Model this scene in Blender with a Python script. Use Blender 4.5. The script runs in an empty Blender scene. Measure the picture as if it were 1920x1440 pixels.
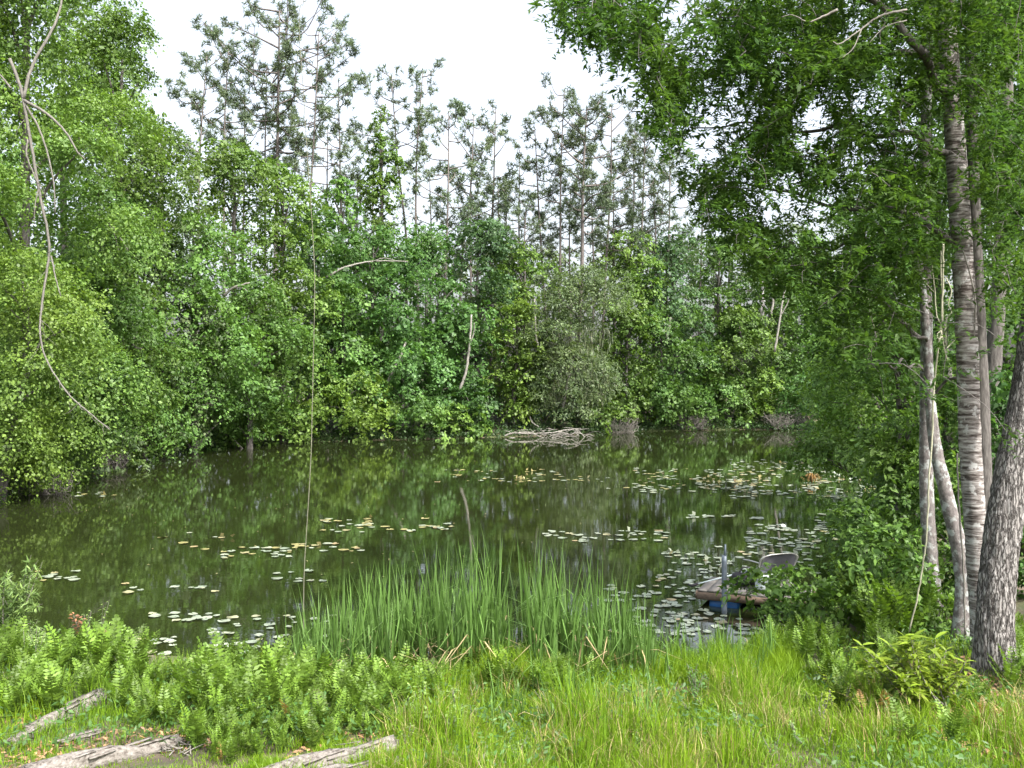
import bpy, math
import numpy as np
from mathutils import Vector

# ------------------------------------------------------------------ camera, sky, sun, exposure
sc = bpy.context.scene
COL = sc.collection
K = 1.25                                    # metres ahead per unit of the depth figures used below
F, CAMZ, HY = 1442.0, 4.6, 700.0            # focal length in photo pixels, eye height over the water, horizon row
cam = bpy.data.cameras.new('camera')
cam.sensor_width = 36.0
cam.lens = 36.0 * F * K / 1920.0
cam.shift_y = -20.0 / 1920.0
cam.clip_start, cam.clip_end = 0.1, 5000.0
camo = bpy.data.objects.new('camera', cam)
camo.location = (0, 0, CAMZ)
camo.rotation_euler = (math.radians(90), 0, 0)
COL.objects.link(camo)
sc.camera = camo

SUN_EL, SUN_AZ = 50.0, 138.0                # degrees; azimuth clockwise from the view direction (+Y)
world = bpy.data.worlds.new('World')
sc.world = world
world.use_nodes = True
wn = world.node_tree
bg = wn.nodes['Background']
sky = wn.nodes.new('ShaderNodeTexSky')
sky.sky_type = 'NISHITA'
sky.sun_disc = False
sky.sun_elevation = math.radians(SUN_EL)
sky.sun_rotation = math.radians(SUN_AZ)
sky.air_density, sky.dust_density, sky.ozone_density = 1.0, 6.0, 1.0
hs = wn.nodes.new('ShaderNodeHueSaturation')
hs.inputs['Saturation'].default_value = 0.45       # thin bright haze over the whole sky
wn.links.new(sky.outputs[0], hs.inputs['Color'])
wn.links.new(hs.outputs[0], bg.inputs['Color'])
bg.inputs['Strength'].default_value = 0.15

sl = bpy.data.lights.new('sun', 'SUN')
sl.energy = 2.3
sl.angle = math.radians(1.2)
sl.color = (1.0, 0.965, 0.90)
so = bpy.data.objects.new('sun', sl)
el, az = math.radians(SUN_EL), math.radians(SUN_AZ)
sd = Vector((math.sin(az) * math.cos(el), math.cos(az) * math.cos(el), math.sin(el)))
so.rotation_euler = sd.to_track_quat('Z', 'Y').to_euler()
so.location = (20, -10, 40)
COL.objects.link(so)

sc.view_settings.view_transform = 'Standard'
sc.view_settings.look = 'None'
sc.view_settings.exposure = 1.72
sc.view_settings.gamma = 1.0
sc.view_settings.use_curve_mapping = False
cy = sc.cycles
cy.max_bounces, cy.diffuse_bounces, cy.glossy_bounces = 7, 4, 3
cy.transmission_bounces, cy.transparent_max_bounces = 4, 4
cy.caustics_reflective = cy.caustics_refractive = False
cy.use_denoising = True

# ------------------------------------------------------------------ helpers
rng = np.random.default_rng(11)
R = lambda a=0.0, b=1.0: float(rng.uniform(a, b))


def W(px, py, Y):
    """point of the place seen at photo pixel (px, py) when it stands K * Y metres ahead"""
    return np.array([(px - 960.0) / F * Y, K * Y, CAMZ - (py - HY) / F * Y])


def unit(v):
    return v / np.maximum(np.linalg.norm(v, axis=-1, keepdims=True), 1e-9)


def _h(i, j, k, s):
    n = (i * 374761393 + j * 668265263 + k * 2147483647 + s * 974634777) & 0xFFFFFFFF
    n = ((n ^ (n >> 13)) * 1274126177) & 0xFFFFFFFF
    return ((n ^ (n >> 16)) & 0xFFFF) / 65535.0


def vnoise(p, s=0):
    p = np.asarray(p, float)
    i = np.floor(p).astype(np.int64)
    f = p - i
    f = f * f * (3 - 2 * f)
    o = 0
    for a in (0, 1):
        for b in (0, 1):
            for c in (0, 1):
                w = (f[..., 0] if a else 1 - f[..., 0]) * (f[..., 1] if b else 1 - f[..., 1]) * (f[..., 2] if c else 1 - f[..., 2])
                o = o + w * _h(i[..., 0] + a, i[..., 1] + b, i[..., 2] + c, s)
    return o * 2 - 1


class MB:
    def __init__(s):
        s.v, s.q, s.t, s.n = [], [], [], 0

    def add(s, v, q=None, t=None):
        v = np.asarray(v, float).reshape(-1, 3)
        if q is not None and len(q):
            s.q.append(np.asarray(q, np.int64).reshape(-1, 4) + s.n)
        if t is not None and len(t):
            s.t.append(np.asarray(t, np.int64).reshape(-1, 3) + s.n)
        s.v.append(v)
        s.n += len(v)

    def mesh(s, name, mat, org=(0, 0, 0), flat=False):
        me = bpy.data.meshes.new(name)
        v = np.concatenate(s.v) - np.asarray(org, float)
        q = np.concatenate(s.q) if s.q else np.zeros((0, 4), np.int64)
        t = np.concatenate(s.t) if s.t else np.zeros((0, 3), np.int64)
        me.vertices.add(len(v))
        me.vertices.foreach_set('co', v.astype(np.float32).ravel())
        me.loops.add(q.size + t.size)
        me.loops.foreach_set('vertex_index', np.concatenate([q.ravel(), t.ravel()]).astype(np.int32))
        me.polygons.add(len(q) + len(t))
        st = np.concatenate([np.arange(len(q)) * 4, q.size + np.arange(len(t)) * 3]).astype(np.int32)
        me.polygons.foreach_set('loop_start', st)
        me.update(calc_edges=True)
        if flat:
            me.shade_flat()
        if mat:
            me.materials.append(mat)
        return me


def obj(name, me, parent=None, loc=(0, 0, 0), rot=(0, 0, 0), scale=None, kind=None):
    o = bpy.data.objects.new(name, me)
    COL.objects.link(o)
    o.location, o.rotation_euler = loc, rot
    if scale is not None:
        o.scale = scale if hasattr(scale, '__len__') else (scale,) * 3
    if parent:
        o.parent = parent
    if kind:
        o['kind'] = kind
    return o


def tag(o, label, cat, group=None, kind=None):
    o['label'], o['category'] = label, cat
    if group:
        o['group'] = group
    if kind:
        o['kind'] = kind
    return o


def thing(name, label, cat, loc, group=None, rz=0.0):
    o = obj(name, None, loc=tuple(float(c) for c in loc), rot=(0, 0, rz))
    o.empty_display_size = 0.2
    return tag(o, label, cat, group)


def spline(pts, n):
    """Catmull-Rom through pts (rows of any width), n samples"""
    p = np.asarray(pts, float)
    p = np.vstack([2 * p[0] - p[1], p, 2 * p[-1] - p[-2]])
    t = np.linspace(0, len(p) - 3 - 1e-6, n)
    i = t.astype(int)
    f = (t - i)[:, None]
    a, b, c, d = p[i], p[i + 1], p[i + 2], p[i + 3]
    return 0.5 * (2 * b + (c - a) * f + (2 * a - 5 * b + 4 * c - d) * f ** 2 + (3 * b - a - 3 * c + d) * f ** 3)


def tube(mb, path, rad, sides=6, disp=None, cap=True):
    path = np.asarray(path, float)
    n = len(path)
    rad = np.broadcast_to(np.asarray(rad, float), (n,))
    T = unit(np.gradient(path, axis=0))
    u = np.cross(T[0], [0.31, 0.95, 0.05])
    u = u / np.linalg.norm(u)
    ang = np.arange(sides) / sides * 2 * math.pi
    U = np.zeros((n, 3))
    for i in range(n):
        u = u - T[i] * (u @ T[i])
        u = u / np.linalg.norm(u)
        U[i] = u
    V = np.cross(T, U)
    dirs = U[:, None] * np.cos(ang)[None, :, None] + V[:, None] * np.sin(ang)[None, :, None]
    r = rad[:, None] * np.ones(sides)
    if disp is not None:
        r = r * (1 + disp(ang, np.concatenate([[0], np.cumsum(np.linalg.norm(np.diff(path, axis=0), axis=1))]), path[:, None] + dirs * r[..., None]))
    v = path[:, None] + dirs * r[..., None]
    i = np.arange(n - 1)[:, None] * sides
    j = np.arange(sides)[None]
    k = (j + 1) % sides
    q = np.stack([i + j, i + k, i + sides + k, i + sides + j], -1).reshape(-1, 4)
    v = v.reshape(-1, 3)
    t = []
    if cap:
        v = np.vstack([v, path[0], path[-1]])
        jj = np.arange(sides)
        kk = (jj + 1) % sides
        b = (n - 1) * sides
        t = np.vstack([np.stack([kk, jj, np.full(sides, n * sides)], -1), np.stack([b + jj, b + kk, np.full(sides, n * sides + 1)], -1)])
    mb.add(v, q, t)


def box(mb, c, s, rz=0.0, tilt=None):
    x, y, z = np.array(s) / 2.0
    v = np.array([[a, b, d] for d in (-z, z) for a, b in ((-x, -y), (x, -y), (x, y), (-x, y))])
    if tilt is not None:
        v = v @ np.asarray(tilt).T
    cr, sr = math.cos(rz), math.sin(rz)
    v = np.stack([v[:, 0] * cr - v[:, 1] * sr, v[:, 0] * sr + v[:, 1] * cr, v[:, 2]], -1) + np.asarray(c)
    mb.add(v, [[3, 2, 1, 0], [4, 5, 6, 7], [0, 1, 5, 4], [1, 2, 6, 5], [2, 3, 7, 6], [3, 0, 4, 7]])


def leaves(mb, c, n, d, L, Wd, fold=0.12):
    """kite-shaped leaves: centres c, normals n, directions d"""
    n = unit(n)
    d = unit(d - n * np.sum(d * n, -1, keepdims=True))
    s = np.cross(n, d)
    L = np.broadcast_to(np.asarray(L, float), (len(c),))[:, None]
    Wd = np.broadcast_to(np.asarray(Wd, float), (len(c),))[:, None]
    v = np.stack([c - d * L / 2, c + s * Wd / 2 + n * fold * Wd - d * L * .06, c + d * L / 2 - n * L * .06, c - s * Wd / 2 + n * fold * Wd - d * L * .06], 1)
    mb.add(v.reshape(-1, 3), np.arange(len(c) * 4).reshape(-1, 4))


def sphere(n):
    return unit(rng.normal(size=(n, 3)))


# ------------------------------------------------------------------ materials
def newmat(name):
    m = bpy.data.materials.new(name)
    m.use_nodes = True
    nt = m.node_tree
    b = nt.nodes['Principled BSDF']
    return m, nt, b


def nd(nt, t, **kw):
    n = nt.nodes.new(t)
    for k, v in kw.items():
        if k in n.inputs:
            n.inputs[k].default_value = v
        else:
            setattr(n, k, v)
    return n


def ramp(nt, fac, stops):
    r = nt.nodes.new('ShaderNodeValToRGB')
    e = r.color_ramp.elements
    while len(e) < len(stops):
        e.new(0.5)
    for x, (p, c) in zip(e, stops):
        x.position = p
        x.color = (*c, 1)
    nt.links.new(fac, r.inputs[0])
    return r.outputs[0]


def mix(nt, f, a, b, mode='MIX'):
    m = nt.nodes.new('ShaderNodeMix')
    m.data_type = 'RGBA'
    m.blend_type = mode
    for s, v in ((m.inputs[0], f), (m.inputs[6], a), (m.inputs[7], b)):
        if hasattr(v, 'node'):
            nt.links.new(v, s)
        else:
            s.default_value = v if not hasattr(v, '__len__') else (*v[:3], 1)
    return m.outputs[2]


def coords(nt, scale=(1, 1, 1)):
    tc = nt.nodes.new('ShaderNodeTexCoord')
    mp = nt.nodes.new('ShaderNodeMapping')
    mp.inputs['Scale'].default_value = scale
    nt.links.new(tc.outputs['Object'], mp.inputs[0])
    return mp.outputs[0]


def noise(nt, vec, scale, detail=3.0, rough=0.55):
    n = nd(nt, 'ShaderNodeTexNoise', Scale=scale, Detail=detail, Roughness=rough)
    nt.links.new(vec, n.inputs['Vector'])
    return n.outputs['Fac']


def leafmat(name, c, var=0.45, yellow=0.35, trans=0.38, rough=0.5, nscale=0.35, spec=0.35, ivar=0.25):
    """c: leaf base colour. Every leaf has its own tone, boughs drift in hue"""
    m, nt, b = newmat(name)
    c = np.array(c)
    g = nt.nodes.new('ShaderNodeNewGeometry')
    lo, hi = c * (1 - var), c * (1 + var) * np.array([1.12, 1.0, 0.9])
    col = ramp(nt, g.outputs['Random Per Island'], [(0.0, lo), (0.55, c), (1.0, hi)])
    nz = noise(nt, coords(nt), nscale, 2.0)
    ye = ramp(nt, nz, [(0.42, (0, 0, 0)), (0.66, (yellow,) * 3)])
    col = mix(nt, ye, col, np.array([c[0] * 1.5, c[1] * 1.22, c[2] * 0.9]))
    oi = nt.nodes.new('ShaderNodeObjectInfo')
    mr = nd(nt, 'ShaderNodeMapRange')
    mr.inputs[3].default_value, mr.inputs[4].default_value = 1 - ivar, 1 + ivar
    nt.links.new(oi.outputs['Random'], mr.inputs[0])
    h = nt.nodes.new('ShaderNodeHueSaturation')
    nt.links.new(mr.outputs[0], h.inputs['Value'])
    nt.links.new(col, h.inputs['Color'])
    col = h.outputs[0]
    nt.links.new(col, b.inputs['Base Color'])
    b.inputs['Roughness'].default_value = rough
    b.inputs['Specular IOR Level'].default_value = spec
    tr = nt.nodes.new('ShaderNodeBsdfTranslucent')
    tc = mix(nt, 1.0, col, (1.2, 1.25, 0.6), 'MULTIPLY')
    nt.links.new(tc, tr.inputs['Color'])
    ms = nt.nodes.new('ShaderNodeMixShader')
    ms.inputs[0].default_value = trans
    nt.links.new(b.outputs[0], ms.inputs[1])
    nt.links.new(tr.outputs[0], ms.inputs[2])
    nt.links.new(ms.outputs[0], nt.nodes['Material Output'].inputs['Surface'])
    return m


def barkmat(name, stops, scale=(6, 6, 1.5), bump=0.6, patch=None, nsc=4.0, pthr=0.6):
    m, nt, b = newmat(name)
    v = coords(nt, scale)
    n1 = noise(nt, v, nsc, 6.0, 0.65)
    col = ramp(nt, n1, stops)
    if patch is not None:
        pn = noise(nt, coords(nt, (1, 1, 1)), 7.0, 4.0, 0.6)
        f = ramp(nt, pn, [(pthr - 0.04, (0, 0, 0)), (pthr + 0.04, (0.85,) * 3)])
        col = mix(nt, f, col, patch)
    nt.links.new(col, b.inputs['Base Color'])
    b.inputs['Roughness'].default_value = 0.9
    b.inputs['Specular IOR Level'].default_value = 0.15
    bp = nd(nt, 'ShaderNodeBump', Strength=bump, Distance=0.02)
    nt.links.new(n1, bp.inputs['Height'])
    nt.links.new(bp.outputs[0], b.inputs['Normal'])
    return m


def plain(name, c, rough=0.6, metal=0.0, var=0.2, nsc=8.0, scale=(1, 1, 1)):
    m, nt, b = newmat(name)
    c = np.array(c)
    col = ramp(nt, noise(nt, coords(nt, scale), nsc, 5.0), [(0.3, c * (1 - var)), (0.7, np.minimum(c * (1 + var), 1))])
    nt.links.new(col, b.inputs['Base Color'])
    b.inputs['Roughness'].default_value = rough
    b.inputs['Metallic'].default_value = metal
    return m


M_BRIGHT = leafmat('leaf_bright', (0.102, 0.188, 0.042), yellow=0.5)
M_YELLOW = leafmat('leaf_yellow_green', (0.112, 0.196, 0.038), yellow=0.5)
M_MID = leafmat('leaf_mid', (0.080, 0.168, 0.040), yellow=0.45)
M_DARK = leafmat('leaf_dark', (0.063, 0.146, 0.039), yellow=0.4)
M_BLUE = leafmat('leaf_blue_green', (0.070, 0.145, 0.060), yellow=0.25)
M_GREY = leafmat('leaf_grey_green', (0.100, 0.155, 0.068), yellow=0.3)
M_SHADE = leafmat('leaf_canopy', (0.066, 0.140, 0.036), yellow=0.6, trans=0.42, nscale=0.5, spec=0.15)
M_UNDER = leafmat('leaf_undergrowth', (0.034, 0.070, 0.024), yellow=0.3)  # base colour darkened to stand in for shade under the undercut bank
M_OAK = leafmat('leaf_oak', (0.056, 0.122, 0.028), yellow=0.8, trans=0.5, nscale=1.1, spec=0.12, var=0.4)
M_SHRUB = leafmat('leaf_shrub', (0.094, 0.188, 0.038), yellow=0.55, nscale=0.8)
M_NEEDLE = leafmat('pine_needle', (0.088, 0.132, 0.076), yellow=0.35, trans=0.25, nscale=0.25)  # pale blue-grey glare of the bright sky is put into the needle colour
M_FERN = leafmat('fern_frond', (0.098, 0.185, 0.026), yellow=0.7, var=0.4, trans=0.35, nscale=1.5, ivar=.45)
M_FERN_OLD = leafmat('fern_brown', (0.24, 0.155, 0.055), yellow=0.2, var=0.3)
M_CAT = leafmat('cattail_blade', (0.086, 0.168, 0.038), yellow=0.3, var=0.35, trans=0.25, nscale=1.0)
M_CAT_DEAD = leafmat('cattail_dead_blade', (0.36, 0.29, 0.16), yellow=0.1, var=0.3, trans=0.2)
M_GRASS = leafmat('grass_blade', (0.128, 0.236, 0.014), yellow=0.5, var=0.4, trans=0.4, nscale=0.9)
M_STRAW = leafmat('straw', (0.30, 0.25, 0.12), yellow=0.1, var=0.35, trans=0.2)
M_LANCE = leafmat('lance_leaf', (0.165, 0.250, 0.025), yellow=0.5, var=0.25, nscale=1.2)
M_WILLOW = leafmat('willow_leaf', (0.165, 0.265, 0.085), yellow=0.3, nscale=1.0)
M_LITTER = leafmat('fallen_leaf', (0.27, 0.165, 0.10), yellow=0.1, var=0.5, trans=0.1)
M_RED = leafmat('withered_leaf', (0.22, 0.115, 0.07), yellow=0.1, var=0.4)
M_MOSS = leafmat('hanging_moss', (0.11, 0.135, 0.085), yellow=0.1, var=0.3)

M_BARK = barkmat('bark_brown', [(0.3, (0.05, 0.045, 0.042)), (0.7, (0.15, 0.14, 0.13))])
M_PINEBARK = barkmat('bark_pine', [(0.3, (0.075, 0.065, 0.06)), (0.7, (0.18, 0.16, 0.15))])
M_PALE = barkmat('bark_pale', [(0.3, (0.13, 0.12, 0.105)), (0.7, (0.29, 0.275, 0.25))], bump=0.3)
M_OAKBARK = barkmat('bark_oak', [(0.36, (0.11, 0.10, 0.095)), (0.50, (0.24, 0.225, 0.215)), (0.66, (0.38, 0.365, 0.35))],
                    scale=(13, 13, 1.5), bump=1.0, patch=(0.34, 0.34, 0.33), nsc=3.2, pthr=0.70)
nt = M_OAKBARK.node_tree
b = nt.nodes['Principled BSDF']
vo = nd(nt, 'ShaderNodeTexVoronoi', feature='DISTANCE_TO_EDGE', Scale=1.0)
wob = nt.nodes.new('ShaderNodeVectorMath')
wob.operation = 'ADD'
nz_ = nd(nt, 'ShaderNodeTexNoise', Scale=3.0, Detail=3.0)
cv = coords(nt, (24, 24, 4.2))
nt.links.new(cv, nz_.inputs['Vector'])
nt.links.new(cv, wob.inputs[0])
nt.links.new(nz_.outputs['Color'], wob.inputs[1])
nt.links.new(wob.outputs[0], vo.inputs['Vector'])
crack = ramp(nt, vo.outputs['Distance'], [(0.01, (0.30, 0.285, 0.275)), (0.16, (1, 1, 1))])
old = b.inputs['Base Color'].links[0].from_socket
nt.links.new(mix(nt, 1.0, old, crack, 'MULTIPLY'), b.inputs['Base Color'])
bp = nd(nt, 'ShaderNodeBump', Strength=1.0, Distance=0.03)
nt.links.new(crack, bp.inputs['Height'])
nt.links.new(b.inputs['Normal'].links[0].from_socket, bp.inputs['Normal'])
nt.links.new(bp.outputs[0], b.inputs['Normal'])
M_RING = barkmat('bark_ringed', [(0.38, (0.05, 0.04, 0.036)), (0.48, (0.17, 0.15, 0.14)), (0.64, (0.41, 0.39, 0.375))],
                 scale=(1.6, 1.6, 13), bump=1.0, patch=(0.44, 0.44, 0.43), nsc=2.2, pthr=0.60)
M_LICHEN = barkmat('bark_lichen', [(0.3, (0.07, 0.06, 0.06)), (0.7, (0.24, 0.22, 0.21))], scale=(5, 5, 3), bump=0.7,
                   patch=(0.36, 0.38, 0.37), pthr=0.55)
M_LOG = barkmat('weathered_log', [(0.30, (0.045, 0.035, 0.03)), (0.48, (0.155, 0.14, 0.125)), (0.75, (0.28, 0.262, 0.243))],
                scale=(9, 9, 14), bump=1.0, nsc=1.9)
M_TWIG = barkmat('dry_twig', [(0.3, (0.11, 0.10, 0.088)), (0.7, (0.25, 0.235, 0.21))], bump=0.2)
M_DEADTWIG = barkmat('dead_bark', [(0.3, (0.075, 0.07, 0.062)), (0.7, (0.19, 0.18, 0.16))], bump=0.3)
M_THINVINE = barkmat('thin_vine', [(0.3, (0.09, 0.09, 0.065)), (0.7, (0.20, 0.20, 0.145))], bump=0.2)
M_PALEVINE = barkmat('pale_vine', [(0.3, (0.22, 0.22, 0.155)), (0.7, (0.40, 0.39, 0.29))], bump=0.2)

# ground
M_GROUND, nt, b = newmat('ground_soil')
v = coords(nt)
g1 = ramp(nt, noise(nt, v, 1.3, 6.0, 0.65), [(0.35, (0.035, 0.028, 0.02)), (0.55, (0.10, 0.075, 0.05)), (0.72, (0.19, 0.15, 0.11))])
g2 = ramp(nt, noise(nt, v, 0.5, 4.0), [(0.42, (0, 0, 0)), (0.58, (0.8,) * 3)])
gc = mix(nt, g2, g1, (0.055, 0.085, 0.018))
nt.links.new(gc, b.inputs['Base Color'])
b.inputs['Roughness'].default_value = 0.95
bp = nd(nt, 'ShaderNodeBump', Strength=0.8, Distance=0.05)
nt.links.new(noise(nt, v, 9.0, 6.0), bp.inputs['Height'])
nt.links.new(bp.outputs[0], b.inputs['Normal'])

# water: tea-coloured, nearly still
M_WATER, nt, b = newmat('pond_water')
b.inputs['Base Color'].default_value = (0.015, 0.020, 0.006, 1)
b.inputs['Roughness'].default_value = 0.02
b.inputs['IOR'].default_value = 1.36
b.inputs['Specular IOR Level'].default_value = 0.75
bp = nd(nt, 'ShaderNodeBump', Strength=0.042, Distance=0.05)
wv = coords(nt, (1, 1.6, 1))
w1 = noise(nt, wv, 2.2, 3.0)
w2 = noise(nt, wv, 0.35, 2.0)
wm = nd(nt, 'ShaderNodeMath', operation='MULTIPLY')
nt.links.new(w1, wm.inputs[0])
nt.links.new(w2, wm.inputs[1])
nt.links.new(wm.outputs[0], bp.inputs['Height'])
nt.links.new(bp.outputs[0], b.inputs['Normal'])

# lily pads
def padmat(name, c, c2):
    m, nt, b = newmat(name)
    oi = nt.nodes.new('ShaderNodeObjectInfo')
    g = nt.nodes.new('ShaderNodeNewGeometry')
    ad = nd(nt, 'ShaderNodeMath', operation='ADD')
    nt.links.new(oi.outputs['Random'], ad.inputs[0])
    nt.links.new(g.outputs['Random Per Island'], ad.inputs[1])
    fr = nd(nt, 'ShaderNodeMath', operation='FRACT')
    nt.links.new(ad.outputs[0], fr.inputs[0])
    col = ramp(nt, fr.outputs[0], [(0.0, c), (0.82, c2), (0.95, (0.28, 0.26, 0.14)), (1.0, (0.30, 0.22, 0.12))])
    nt.links.new(col, b.inputs['Base Color'])
    b.inputs['Roughness'].default_value = 0.30
    b.inputs['Specular IOR Level'].default_value = 0.7
    return m


M_PAD = padmat('lily_pad', (0.20, 0.24, 0.18), (0.28, 0.31, 0.235))
M_PADTAN = padmat('lily_pad_tan', (0.30, 0.27, 0.12), (0.24, 0.22, 0.09))

M_DECK = plain('deck_wood', (0.20, 0.185, 0.17), 0.8, var=0.3, nsc=5, scale=(1, 8, 8))
M_FASCIA = plain('fascia_wood', (0.17, 0.12, 0.085), 0.85, var=0.35, nsc=5, scale=(1, 8, 8))
M_BARREL = plain('blue_plastic', (0.012, 0.10, 0.30), 0.45, var=0.15)
M_POST = plain('grey_pipe', (0.16, 0.19, 0.23), 0.45, 0.3, var=0.25)
M_CHAIRFAB = plain('grey_fabric', (0.10, 0.10, 0.115), 0.85, var=0.15, nsc=40)
M_CHAIRFRAME = plain('chair_frame', (0.42, 0.42, 0.40), 0.4, 0.5, var=0.15)
M_BLACK = plain('black_nylon', (0.022, 0.020, 0.026), 0.7, var=0.3)
M_WHITE = plain('white_plastic', (0.66, 0.74, 0.76), 0.4, var=0.08)

# ------------------------------------------------------------------ terrain and water
SHORE = np.array([(-6.3, 12.6), (-9.5, 13.7), (-14, 17), (-18, 22), (-19.3, 28.8), (-19, 32), (-21.6, 41), (-21.8, 48), (-17.7, 50.5),
                  (-9.5, 52.6), (-2.3, 55), (5.6, 57.7), (9.8, 61), (19.3, 63), (24, 61.5), (27, 57), (20.5, 45), (15.3, 30),
                  (10, 21), (7.2, 16), (4.6, 13), (3, 12), (0, 11.7), (-3, 11.8)]) * [1, K]


def sdf(x, y):
    x, y = np.asarray(x, float), np.asarray(y, float)
    d = np.full(x.shape, 1e9)
    ins = np.zeros(x.shape, bool)
    for (ax, ay), (bx, by) in zip(SHORE, np.roll(SHORE, -1, 0)):
        ex, ey = bx - ax, by - ay
        t = np.clip(((x - ax) * ex + (y - ay) * ey) / (ex * ex + ey * ey), 0, 1)
        d = np.minimum(d, np.hypot(x - ax - ex * t, y - ay - ey * t))
        c = ((ay > y) != (by > y)) & (x < (bx - ax) * (y - ay) / (by - ay + 1e-12) + ax)
        ins ^= c
    return np.where(ins, -d, d)


def gz(x, y):
    x, y = np.asarray(x, float), np.asarray(y, float)
    d = sdf(x, y)
    n = vnoise(np.stack([x * .5, y * .5, x * 0], -1), 3) * 0.10 + vnoise(np.stack([x * 1.7, y * 1.7, x * 0], -1), 4) * 0.035
    z = 0.05 + 0.11 * np.minimum(d, 12) + 0.22 * np.clip(6.8 - y / K, 0, 7) * np.clip((60 - np.abs(x)) / 40, 0, 1) + n * np.clip(d, 0, 1)
    return np.where(d > 0, z, np.maximum(-1.6, 0.05 + 0.35 * d))


def G(px, py):
    """where the ray through photo pixel (px, py) meets the ground or the water"""
    Y = np.linspace(5, 90, 1700)
    p = W(px, py, 1.0)
    x, z = p[0] * Y, CAMZ + (p[2] - CAMZ) * Y
    h = np.maximum(gz(x, K * Y), 0.0)
    k = np.argmax(z < h) if np.any(z < h) else -1
    return np.array([x[k], K * Y[k], h[k]])


def axis(a, lo, hi, b, step):
    return np.unique(np.concatenate([a + (lo - a) * np.linspace(0, 1, 14) ** .45, np.arange(lo, hi, step), hi + (b - hi) * np.linspace(0, 1, 14) ** 2.2]))


gx = axis(-1600, -27, 31, 1600, 0.45)
gy = axis(-300, -6, 86, 2500, 0.5)
X, Yg = np.meshgrid(gx, gy, indexing='ij')
Z = gz(X, Yg)
mb = MB()
ii = np.arange(len(gx) - 1)[:, None] * len(gy) + np.arange(len(gy) - 1)[None]
mb.add(np.stack([X, Yg, Z], -1), np.stack([ii, ii + len(gy), ii + len(gy) + 1, ii + 1], -1).reshape(-1, 4))
tag(obj('ground', mb.mesh('ground', M_GROUND)), 'dark soil banks around the still pond', 'ground', kind='structure')

mb = MB()
wx, wy = np.linspace(-24, 30, 28), np.linspace(12.5, 83, 28)
X, Yg = np.meshgrid(wx, wy, indexing='ij')
ii = np.arange(27)[:, None] * 28 + np.arange(27)[None]
mb.add(np.stack([X, Yg, X * 0], -1), np.stack([ii, ii + 28, ii + 29, ii + 1], -1).reshape(-1, 4))
tag(obj('pond_water', mb.mesh('pond_water', M_WATER)), 'still dark green pond mirroring the wooded bank', 'water', kind='structure')


# ------------------------------------------------------------------ broadleaf trees and shrubs
def prof(shape, t):
    if shape == 'dome':
        return np.sqrt(np.clip(1 - (t * .98) ** 2, 0.02, 1))
    if shape == 'column':
        return (0.55 + 0.45 * np.sin(t * 9 + 1) ** 2) * np.sqrt(np.clip(1 - ((t - .5) / .52) ** 2, 0.05, 1))
    return np.where(t < .55, 0.78 + .22 * np.sin(t / .55 * math.pi / 2), np.sqrt(np.clip(1 - ((t - .55) / .47) ** 2, .03, 1)))


def crown_leaves(mb, c0, zb, zt, wid, shape, L, Wd, cover, tuft, droop=0.35, rl=(.20, .34), hull=0.62):
    """leafy lobes round a stem line; returns the lobe centres (limbs grow to them)"""
    H = zt - zb
    camd = math.atan2(-c0[1], -c0[0])
    rmean = float(np.clip(np.mean(rl) * wid, 0.35, 2.6))
    nl = int(np.clip(1.5 * H * wid / (rmean ** 2 * 2.2), 7, 90))
    N = int(cover * H * wid / (0.5 * L * Wd))
    t = (np.arange(nl) + rng.uniform(0, 1, nl)) / nl
    th = camd + rng.uniform(-2.2, 2.2, nl)
    Rr = wid / 2 * prof(shape, t)
    k = rmean * rng.uniform(.55, 1.35, nl)
    k = np.minimum(k, Rr * .75 + .2)
    dist = np.maximum(Rr - k * .75, 0) * rng.uniform(.45, 1.2, nl)
    C = np.stack([c0[0] + dist * np.cos(th), c0[1] + dist * np.sin(th), zb + np.clip(t * H, k * .55, H - k * .8)], -1)
    per = np.maximum((N * k ** 2 / np.sum(k ** 2) / 22).astype(int), 3)
    li = np.repeat(np.arange(nl), per)
    M = len(li)
    u = sphere(M)
    flip = (u[:, 2] < -.35) & (rng.uniform(size=M) < .65)
    u[flip, 2] *= -1
    r = np.where(rng.uniform(size=M) < .14, rng.uniform(.35, .8, M), rng.normal(.95, .09, M))
    r = r * (1 + .22 * vnoise(u * 2.6 + C[li] * 1.7, 5))
    tp = C[li] + u * (k[li] * r)[:, None] * np.array([1, 1, .82])
    li2 = np.repeat(np.arange(M), 22)
    n2 = len(li2)
    tn = unit(u * .6 + np.array([0, 0, .6]) + rng.normal(size=(M, 3)) * .4)      # every spray has its own plane
    ts = np.clip(rng.lognormal(0, .28, M), .55, 1.7)
    off = rng.normal(size=(n2, 3)) * (tuft * .45 * ts[li2])[:, None]
    uu = tn[li2]
    off -= uu * np.sum(off * uu, -1, keepdims=True) * .7
    off[:, 2] -= np.sum(off[:, :2] ** 2, -1) * droop / tuft + np.abs(rng.normal(size=n2)) * tuft * droop * .2
    n = uu + rng.normal(size=(n2, 3)) * .38
    d = off / tuft + rng.normal(size=(n2, 3)) * .6 + np.array([0, 0, -droop * 1.3])
    s = rng.lognormal(0, .26, n2) * (.6 + .4 * ts[li2])
    pts = tp[li2] + off
    pts[:, 2] = np.maximum(pts[:, 2], .04)
    leaves(mb, pts, n, d, L * s, Wd * s)
    return C, k


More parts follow.
